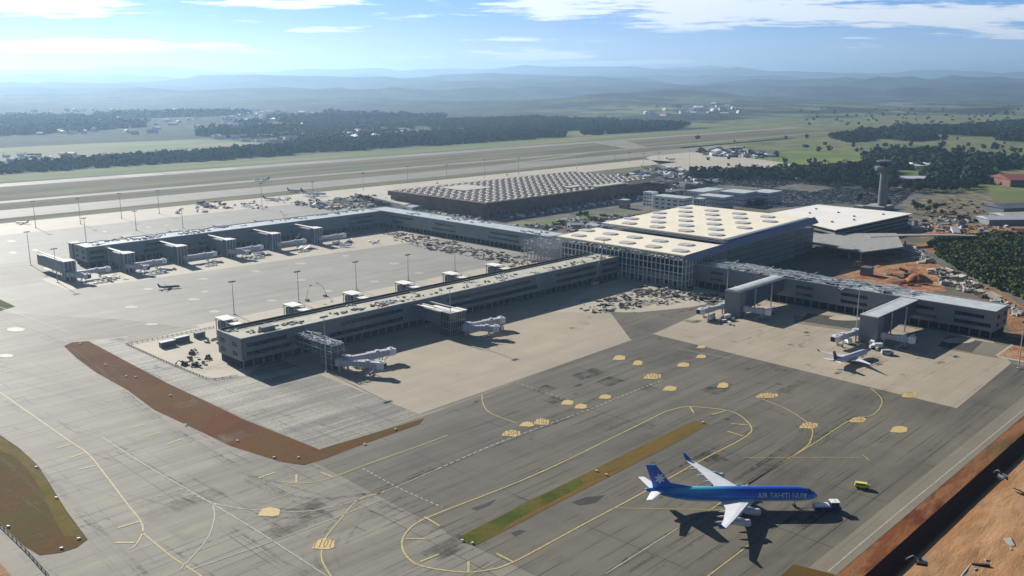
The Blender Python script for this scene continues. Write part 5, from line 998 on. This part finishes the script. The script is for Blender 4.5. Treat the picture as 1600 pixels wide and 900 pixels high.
# small marker boards in the grass strips
for i, (px, py, lab) in enumerate(((125, 538, 'at the top of the red strip'), (165, 571, 'in the upper red strip'), (197, 589, 'third along the red strip'), (212, 590, 'beside the third board of the red strip'), (266, 619, 'middle of the red strip'), (290, 665, 'on the lower edge of the red strip'), (371, 690, 'near the lower bend of the red strip'), (428, 716, 'at the tip of the red strip'), (466, 716, 'below the tip of the red strip'), (570, 695, 'on the brown tail of the red strip'), (618, 672, 'at the end of the brown tail strip'),
    (13, 824, 'large one at the lower left corner'), (57, 731, 'on the curved green edge at left'), (88, 779, 'lower on the curved green edge at left'), (123, 843, 'by the lower tip of the left grass'), (96, 858, 'at the bottom of the left grass'), (932, 737, 'in the brown part of the median'), (947, 743, 'beside the other board in the median'), (722, 846, 'at the green end of the median'), (1098, 661, 'at the far end of the median'), (738, 850, 'below the green end of the median'))):
    u_, w_ = P(px, py); t = thing('marker_board', 'small white marker board ' + lab, 'airfield sign', u_, w_, .1, R.uniform(-1.2, .2), group='small white boards in the grass'); b = MB(); b.box(-.5, .5, -.25, .25, .25, .6); b.build('board', M['white'], t); b = MB(); [b.box(x, x + .12, -.06, .06, 0, .25) for x in (-.4, .3)]; build_each(b, 'leg', M['tar'], t)
# ================================================================== debris and heaps (uncountable)
def inpoly(x, y, poly):
    c = False; n = len(poly)
    for i in range(n):
        (x0, y0), (x1, y1) = poly[i], poly[i - 1]
        if (y0 > y) != (y1 > y) and x < (x1 - x0) * (y - y0) / (y1 - y0) + x0: c = not c
    return c
def sample(poly, n, rng):
    xs = [p[0] for p in poly]; ys = [p[1] for p in poly]; out = []
    while len(out) < n:
        x, y = rng.uniform(min(xs), max(xs)), rng.uniform(min(ys), max(ys))
        if inpoly(x, y, poly): out.append((x, y))
    return out
def debris(name, label, cat, poly, n, size, mats, seed=0, hk=.5, z0=0, clump=.0):
    rng = random.Random(seed); b = MB(); pl = pxs(poly); cs = sample(pl, max(3, n // 14), rng)
    for i in range(n):
        if clump and rng.random() < clump: c = rng.choice(cs); x, y = c[0] + rng.gauss(0, size * 1.6), c[1] + rng.gauss(0, size * 1.2)
        else: x, y = sample(pl, 1, rng)[0]
        b.cur = rng.randrange(len(mats)); s_ = size * rng.uniform(.3, 1.3) * (1.8 if rng.random() < .08 else 1)
        b.obox((x, y, z0 + s_ * hk * .3), (s_ * rng.uniform(.6, 2.4), s_ * rng.uniform(.25, .9), s_ * hk * rng.uniform(.3, 1)), rng.uniform(0, 6.28), rng.uniform(-.3, .3), rng.uniform(-.3, .3))
    o = b.build(name, [M[m] for m in mats]); o.rotation_euler = (0, 0, ANG); return tag(o, label, cat, None, 'stuff')
debris('timber_heap', 'long brown heap of timber and slabs before the terminal front', 'heap', [(935, 470), (1000, 447), (1070, 458), (1080, 470), (1000, 482), (930, 487), (880, 486)], 420, 2.2, ['soil_brown', 'soil_brown', 'concrete_wall', 'tar', 'roof'], 1, .35, clump=.7)
debris('scrap_heap', 'darker heap in front of the lattice front', 'heap', [(990, 445), (1080, 450), (1160, 470), (1130, 478), (1040, 468)], 160, 2.6, ['soil_brown', 'tar', 'concrete_wall'], 2, .5, clump=.7)
debris('rubble_strip', 'strip of rubble along the foot of the connector wing', 'rubble', [(600, 362), (650, 366), (760, 392), (840, 408), (820, 420), (740, 404), (640, 384), (610, 374)], 620, 2.3, ['soil_brown', 'soil_brown', 'roof', 'tar'], 3, .4, clump=.5)
debris('rubble_field', 'cluttered ground between the old terminal and the cream roof', 'rubble', [(700, 340), (800, 355), (880, 345), (1000, 335), (990, 348), (900, 366), (860, 376), (760, 356)], 600, 4.2, ['concrete_wall', 'soil_brown', 'steel', 'tar'], 4, .5, clump=.5)
debris('building_materials', 'pale and dark building materials between the connector wing and the old terminal', 'materials', [(480, 322), (560, 308), (680, 330), (780, 345), (700, 345), (600, 322), (520, 330)], 460, 4.0, ['steel', 'soil_brown', 'roof', 'concrete_wall'], 5, .6, clump=.5)
debris('ground_equipment', 'rows of small equipment on the tan apron left of the parked jets', 'ground equipment', [(303, 318), (345, 314), (362, 326), (330, 328)], 60, 3.2, ['tar', 'concrete_wall', 'soil_brown'], 6, .5)
debris('ground_equipment', 'scattered equipment left of the tall mast behind the far pier', 'ground equipment', [(372, 318), (400, 318), (425, 327), (385, 326)], 34, 3.0, ['tar', 'soil_brown', 'white'], 7, .5)
debris('ground_equipment', 'equipment and trailers around the large white jet', 'ground equipment', [(450, 316), (560, 308), (600, 300), (560, 320), (470, 325)], 110, 3.4, ['white', 'tar', 'concrete_wall'], 8, .6)
debris('rock_pile', 'grey boulders beside the red earth, next to the works track', 'rocks', [(1393, 382), (1412, 382), (1455, 408), (1440, 412), (1410, 400)], 150, 3.0, ['concrete_wall', 'roof'], 9, .8, clump=.4)
debris('rock_pile', 'grey boulders at the foot of the dark scrub', 'rocks', [(1458, 422), (1490, 420), (1530, 455), (1550, 468), (1500, 455), (1470, 440)], 230, 3.0, ['concrete_wall', 'roof', 'soil_brown'], 10, .8, clump=.4)
debris('rock_pile', 'scattered boulders behind the end of the right-hand pier', 'rocks', [(1540, 465), (1580, 475), (1600, 490), (1590, 496), (1555, 480)], 60, 2.6, ['concrete_wall', 'roof'], 11, .8)
debris('earth_heap', 'heap of red earth behind the right-hand pier', 'earth heap', [(1380, 428), (1430, 424), (1450, 448), (1400, 446)], 0 or 40, 4, ['brick_red', 'rust'], 12, .5)
debris('yard_clutter', 'clutter along the far end of the white garage', 'rubble', [(1400, 348), (1480, 340), (1560, 352), (1600, 362), (1500, 366), (1420, 362)], 240, 4, ['concrete_wall', 'tar', 'soil_brown', 'bridge_grey'], 13, .5, clump=.5)
debris('yard_clutter', 'clutter beyond the right end of the old terminal', 'rubble', [(965, 275), (1040, 262), (1110, 270), (1130, 285), (1010, 300), (980, 292)], 420, 7, ['bridge_grey', 'white', 'tar', 'concrete_wall'], 14, .7, clump=.3)
debris('yard_clutter', 'equipment scattered around the far right lot', 'rubble', [(1420, 318), (1500, 312), (1550, 322), (1510, 345), (1440, 340)], 70, 4, ['tar', 'soil_brown'], 15, .5)
debris('yard_clutter', 'service clutter beyond the far tan apron', 'rubble', [(1090, 236), (1160, 232), (1220, 244), (1180, 248), (1100, 244)], 140, 8, ['bridge_grey', 'tar', 'white'], 16, .6)
debris('scrap_heap', 'scrap and pipes by the grey pipe at the lower right', 'heap', [(1570, 825), (1590, 805), (1596, 835), (1578, 848), (1505, 900), (1520, 880)], 60, 1.2, ['steel', 'tar', 'concrete_wall'], 17, .6, -3.9)
debris('yard_clutter', 'dark debris strewn in the fenced yard by the near pier', 'rubble', [(285, 556), (320, 558), (330, 572), (300, 580), (280, 566)], 26, 1.2, ['tar', 'soil_brown'], 18, .8)
# earth heap proper
b = MB(); b.loft([[(rx * math.cos(2 * math.pi * i / 18) * (1 + .25 * math.sin(i * 2.3)), ry * math.sin(2 * math.pi * i / 18) * (1 + .2 * math.cos(i * 1.7)), z) for i in range(18)] for rx, ry, z in ((14, 9, 0), (10, 6, 2.6), (5, 3, 4.6), (1, .6, 5.2))]); u_, w_ = P(1432, 438)
solo(b, 'earth_mound', M['orange_dirt'], 'smooth red earth mound among the rubble behind the right-hand pier', 'earth heap', u_, w_, smooth=True)
# ================================================================== cars
def car_mesh():
    b = MB(); b.prism([(-2.2, -.9), (2.2, -.9), (2.2, .9), (-2.2, .9)], .25, .85); b.cur = 1; b.loft([[(-1.7, -.82, .86), (1.1, -.82, .86), (1.1, .82, .86), (-1.7, .82, .86)], [(-1.2, -.68, 1.42), (.5, -.68, 1.42), (.5, .68, 1.42), (-1.2, .68, 1.42)]]); return b
cars = []; rng = random.Random(11); lot = pxs([(1005, 300), (1160, 276), (1350, 286), (1430, 298), (1400, 322), (1300, 318), (1200, 326), (1130, 322), (1095, 330)])
u0_, u1_ = min(p[0] for p in lot), max(p[0] for p in lot); w0_, w1_ = min(p[1] for p in lot), max(p[1] for p in lot)
offs = rect(900, 1080, 550, 670); x = u0_
while x < u1_:
    y = w0_
    while y < w1_:
        if inpoly(x, y, lot) and not inpoly(x, y, offs) and not (1065 < x < 1115 and 425 < y < 470) and rng.random() < .95 and (int((y - w0_) / 70) + int((x - u0_) / 90)) % 7 != 5: cars.append((x + rng.uniform(-.4, .4), y + rng.uniform(-.2, .2)))
        y += 3.1
    x += 8.5 if int((x - u0_) / 8.5) % 2 == 0 else 6.5
cars += [(rng.uniform(720, 1000), rng.uniform(700, 718)) for _ in range(70)]
cars.sort(key=lambda c: c[0] ** 2 + c[1] ** 2)
paints = [('pale grey', 'steel'), ('white', 'white'), ('black', 'dark'), ('dark grey', 'panel_dark'), ('silver', 'bridge_grey'), ('dark red', 'brick_red')]; protos = {}
cm0 = car_mesh()
for n_, (x, y) in enumerate(cars[:300]):
    cn, mn = paints[rng.choice([0, 0, 1, 1, 2, 2, 3, 3, 4, 4, 5])]; where = 'by the brown wall of the old terminal' if y > 690 else 'in the packed car park behind the terminals'; key = (cn, where)
    if key not in protos: protos[key] = cm0.build('parked_car', [M[mn], M['glass']]).data; o = [q for q in COL.objects if q.data == protos[key]][0]
    else: o = bpy.data.objects.new('parked_car', protos[key]); COL.objects.link(o)
    o.location = world(x, y, .08); o.rotation_euler = (0, 0, ANG + rng.choice([0, math.pi]) + rng.uniform(-.05, .05)); tag(o, '%s car parked %s' % (cn, where), 'car', '%s cars parked %s' % (cn, where))
b = MB()
for x, y in cars[300:]:
    m_ = rng.choice([0, 1, 2, 2, 3, 3]); b.cur = m_; b.box(x - 2.1, x + 2.1, y - .9, y + .9, .2, .9); b.cur = 2; b.box(x - 1.5, x + .8, y - .75, y + .75, .9, 1.4)
o = b.build('parked_cars', [M['steel'], M['white'], M['dark'], M['panel_dark']]); o.rotation_euler = (0, 0, ANG); tag(o, 'distant rest of the packed car park behind the terminals', 'cars', None, 'stuff')
# lorries at the docks
for i in range(16):
    x = 724 + i * 16.5 + rng.uniform(-2, 2); u_, w_ = x, 708 + rng.uniform(-3, 3); t = thing('lorry', 'box lorry in the row backed up to the brown walled old terminal', 'lorry', u_, w_, .05, -math.pi / 2, 'lorries backed up to the old terminal')
    b = MB(); b.box(-6, 3.2, -1.25, 1.25, 1.1, 3.8); b.build('box', M[rng.choice(['white', 'bridge_grey', 'panel_dark', 'steel'])], t); b = MB(); b.box(3.5, 5.6, -1.2, 1.2, .7, 3.0); b.build('cab', M['white'], t)
# ================================================================== trees
def leaf_ball(b, c, r, n, rng, ls, flat_=.75):
    for _ in range(n):
        d = Vector((rng.gauss(0, 1), rng.gauss(0, 1), rng.gauss(0, 1))).normalized(); p = Vector(c) + Vector((d.x, d.y, d.z * flat_)) * r * (rng.uniform(.55, 1.08) ** .6)
        nn = (d + Vector((rng.uniform(-.8, .8), rng.uniform(-.8, .8), rng.uniform(-.4, 1)))).normalized(); x = nn.orthogonal().normalized(); y = nn.cross(x); s_ = ls * rng.uniform(.6, 1.5)
        b.add([p - x * s_, p + y * s_ * .8, p + x * s_, p - y * s_ * .9], [(0, 1, 2, 3)])
def tree_proto(seed, h=11):
    rng = random.Random(seed); t = bpy.data.objects.new('tree', None); COL.objects.link(t); b = MB(); b.tube((0, 0, 0), (.2, .1, h * .45), .38, .2, 6)
    for k in range(4): a = k * 1.6 + rng.random(); b.tube((.1, .05, h * .3), (2.2 * math.cos(a), 2.2 * math.sin(a), h * .62), .2, .08, 5)
    b.build('trunk', M['trunk'], t); b = MB()
    for k in range(7): a = rng.uniform(0, 6.28); q = rng.uniform(.6, 3.2); leaf_ball(b, (q * math.cos(a), q * math.sin(a), h * rng.uniform(.5, .85)), rng.uniform(1.6, 2.9), 60, rng, .55)
    b.build('crown', M['leaf'], t); return t
protos_t = [tree_proto(s_) for s_ in (1, 2, 3)]
def canopy_mesh(name, label, pts, rmin, rmax, mat, seed=0, hk=1.0, tufts=14):
    rs = np.random.RandomState(seed); pts = np.array(pts); n = len(pts); r = rs.uniform(rmin, rmax, n); z0 = terrain_h(pts[:, 0], pts[:, 1])
    k = tufts; d = rs.normal(size=(n, k, 3)); d[..., 2] = np.abs(d[..., 2]) * .9 - .1; d /= np.linalg.norm(d, axis=2, keepdims=True); rad_ = rs.uniform(.55, 1.1, (n, k, 1)); c = d * rad_ * r[:, None, None]; c[..., 2] = c[..., 2] * .9 * hk + r[:, None] * .75 * hk
    c[..., 0] += pts[:, 0][:, None]; c[..., 1] += pts[:, 1][:, None]; c[..., 2] += z0[:, None]
    nn = d + rs.normal(size=d.shape) * .35; nn /= np.linalg.norm(nn, axis=2, keepdims=True); up = rs.normal(size=d.shape); x = np.cross(nn, up); x /= np.linalg.norm(x, axis=2, keepdims=True) + 1e-6; y = np.cross(nn, x); s_ = (r[:, None] * rs.uniform(.28, .55, (n, k)))[..., None]
    v = np.stack([c - x * s_, c + y * s_ * .9, c + x * s_ * .95, c - y * s_], axis=2).reshape(-1, 3); f = np.arange(len(v)).reshape(-1, 4)
    # a solid inner lump under each crown so that the wood is not hollow
    a = np.arange(6) * math.pi / 3; ringp = np.stack([np.cos(a), np.sin(a)], 1)
    lv = np.zeros((n, 13, 3)); lv[:, :6, :2] = ringp * .75; lv[:, 6:12, :2] = ringp * .62; lv[:, 6:12, 2] = .8 * hk; lv[:, 12, 2] = 1.25 * hk; lv *= r[:, None, None]; lv[..., 0] += pts[:, 0][:, None]; lv[..., 1] += pts[:, 1][:, None]; lv[..., 2] += z0[:, None]
    lf = np.array([(i, (i + 1) % 6, 6 + (i + 1) % 6, 6 + i) for i in range(6)] + [(6 + i, 6 + (i + 1) % 6, 12, 12) for i in range(6)])
    lq = lf[:6]; F1 = (lq[None] + (np.arange(n) * 13)[:, None, None]).reshape(-1, 4) + len(v); capq = np.array([(6, 7, 8, 12), (8, 9, 10, 12), (10, 11, 6, 12)]); F2 = (capq[None] + (np.arange(n) * 13)[:, None, None]).reshape(-1, 4) + len(v)
    o = np_mesh(name, np.concatenate([v, lv.reshape(-1, 3)]), np.concatenate([f, F1, F2]), M[mat], False); return tag(o, label, 'woodland', None, 'stuff')
def grid_pts(poly, step, rng, keep=1.0, fb=None, thr=0.0):
    xs = [p[0] for p in poly]; ys = [p[1] for p in poly]; out = []; x = min(xs)
    while x < max(xs):
        y = min(ys)
        while y < max(ys):
            a, c = x + rng.uniform(-.5, .5) * step, y + rng.uniform(-.5, .5) * step
            if inpoly(a, c, poly) and rng.random() < keep: out.append((a, c))
            y += step
        x += step
    if fb and out:
        q = np.array(out); out = [tuple(p) for p, n in zip(out, fbm(q[:, 0] + 500, q[:, 1] + 900, fb, 3, 17)) if n > thr]
    return out
rng = random.Random(4)
near_areas = [[(1240, 268), (1345, 262), (1350, 290), (1290, 292), (1245, 282)], [(1330, 262), (1400, 262), (1400, 300), (1340, 300)], [(1395, 292), (1480, 288), (1530, 290), (1520, 300), (1420, 303)], [(1070, 274), (1240, 268), (1250, 284), (1160, 282), (1080, 284)], [(1440, 268), (1545, 262), (1556, 275), (1535, 287), (1450, 290)], [(1270, 216), (1360, 212), (1480, 226), (1420, 232), (1330, 230)]][:5]
tp = []
for i, a in enumerate(near_areas): tp += [(p, i) for p in grid_pts(pxs(a), 11, rng, .9)]
tp.sort(key=lambda q: q[0][0] ** 2 + q[0][1] ** 2)
single = [P(x, y) for x, y in ((1368, 320), (1340, 318), (1440, 330), (1448, 333), (1462, 332), (1370, 300), (915, 342), (905, 342), (562, 314), (575, 317), (585, 315), (1562, 280), (1452, 322), (1433, 332), (1470, 338), (1428, 326), (1345, 314), (1385, 325))]
tl = ['broad dark tree in the wood around the control tower', 'broad dark tree standing alone in the yards behind the terminals']
used = [False] * 3
def place_tree(x, y, lab, grp, sc_=1.0):
    k = rng.randrange(3); z = float(terrain_h(np.array([x]), np.array([y]))[0])
    if not used[k]:
        used[k] = True; o = protos_t[k]; o.location = world(x, y, z); o.rotation_euler = (0, 0, ANG + rng.uniform(0, 6)); o.scale = (sc_,) * 3; tag(o, lab, 'tree', grp)
    else: o = dup(protos_t[k], x, y, z, rng.uniform(0, 6), lab, sc_, grp); o['category'] = 'tree'
for (x, y) in single: place_tree(x, y, tl[1], 'lone trees behind the terminals', rng.uniform(.8, 1.2))
n_ind = 200
for (x, y), i in tp[:n_ind]: place_tree(x, y, tl[0], 'trees in the wood around the control tower', rng.uniform(.9, 1.35))
canopy_mesh('woodland', 'dark woodland behind and right of the control tower', [p for p, _ in tp[n_ind:]] + grid_pts(pxs([(1345, 242), (1440, 236), (1545, 244), (1600, 252), (1640, 262), (1600, 264), (1530, 268), (1440, 268), (1360, 262)]), 12, rng, .95, 120, .38), 5, 10, 'leaf_far', 1)
canopy_mesh('woodland', 'belt of dark trees between the two green fields at the right', grid_pts(pxs([(1285, 212), (1350, 204), (1420, 199), (1500, 199), (1600, 188), (1660, 190), (1660, 216), (1600, 222), (1500, 216), (1420, 222), (1330, 224)]), 13, rng, .95, 200, .45), 5, 11, 'leaf_far', 2)
canopy_mesh('woodland', 'dark forest beyond the runway', grid_pts([(60, 1700), (500, 1672), (1000, 1668), (1700, 1680), (2500, 1690), (2900, 1900), (2900, 2700), (1900, 2800), (1350, 2600), (1300, 1960), (1000, 1870), (500, 1800), (60, 1800)], 14, rng, .97, 170, .40), 5, 10, 'leaf_far', 3, tufts=11)
canopy_mesh('woodland', 'patchy woods among the hazy town far left', grid_pts([(500, 2480), (1250, 2480), (1400, 2300), (1900, 2800), (2600, 2900), (2600, 4200), (400, 4200)], 26, rng, .97, 380, .51), 11, 18, 'leaf_far', 4, tufts=9)
fld = [P(rng.uniform(1080, 1600), rng.uniform(215, 262)) for _ in range(46)] + [P(rng.uniform(1250, 1600), rng.uniform(172, 196)) for _ in range(120)] + [P(rng.uniform(1330, 1600), rng.uniform(228, 240)) for _ in range(40)]
canopy_mesh('scattered_trees', 'scattered dark trees dotted over the green fields at the right', fld, 3, 7.5, 'leaf_far', 5)
canopy_mesh('scrub', 'dense dark scrub filling the slope at the right edge', grid_pts(pxs([(1450, 380), (1480, 372), (1560, 366), (1640, 368), (1700, 490), (1600, 468), (1530, 440), (1470, 405)]), 3.6, rng, .97), 1.8, 3.4, 'leaf2', 6, .75, 16)
canopy_mesh('bushes', 'bushes on the bank before the old terminal', grid_pts(pxs([(560, 310), (590, 308), (645, 322), (600, 324)]), 5, rng, .8) + [P(x, y) for x, y in ((930, 345), (880, 352), (1120, 322), (1100, 323), (1150, 318), (1075, 330), (1180, 314))], 2.2, 4.2, 'leaf2', 7)
canopy_mesh('bushes', 'low trees screening the office row', [P(rng.uniform(1080, 1195), rng.uniform(314, 322)) for _ in range(90)] + [P(rng.uniform(1070, 1240), rng.uniform(274, 284)) for _ in range(60)], 2.4, 5, 'leaf', 8)
# ================================================================== far town
def house_mesh(seed):
    rng = random.Random(seed); b = MB(); b.cur = 0; b.box(-8, 8, -5, 5, 0, 6); b.cur = 1; b.add([(-8.5, -5.5, 6), (8.5, -5.5, 6), (8.5, 5.5, 6), (-8.5, 5.5, 6), (-8.5, 0, 8.6), (8.5, 0, 8.6)], [(0, 1, 5, 4), (2, 3, 4, 5), (0, 4, 3), (1, 2, 5)]); return b
hm = {}
def house(x, y, kind, grp, k):
    if kind not in hm:
        o = house_mesh(1).build('house', [M['white'], M[kind]]); hm[kind] = o.data
    else: o = bpy.data.objects.new('house', hm[kind]); COL.objects.link(o)
    z = float(terrain_h(np.array([x]), np.array([y]))[0]); o.location = world(x, y, z - .3); o.rotation_euler = (0, 0, rng.uniform(0, 3.1)); o.scale = (k * rng.uniform(.8, 1.8), k, k * rng.uniform(.8, 1.2))
    tag(o, ('pale roofed ' if kind == 'roof_white' else 'red roofed ') + 'house ' + grp, 'house', ('pale roofed ' if kind == 'roof_white' else 'red roofed ') + 'houses ' + grp)
regs = [([(360, 172), (500, 178), (520, 190), (460, 205), (340, 196)], 96, 'in the town at the centre left distance', 1.5), ([(320, 205), (640, 202), (700, 212), (480, 222), (340, 218)], 70, 'in the long row of the distant suburb beyond the forest', 1.5), ([(0, 178), (300, 172), (320, 205), (0, 214)], 100, 'on the hazy slope at the far left', 1.3),
        ([(0, 242), (110, 240), (180, 252), (0, 262)], 34, 'just beyond the grass at the left edge', .9), ([(1000, 172), (1140, 168), (1180, 180), (1010, 182)], 30, 'in the distant hamlet above the runway end', 1.6)]
for poly, n, grp, k in regs:
    for x, y in sample(pxs(poly), n, rng): house(x, y, 'roof_white' if rng.random() < .75 else 'brick_red', grp, k)
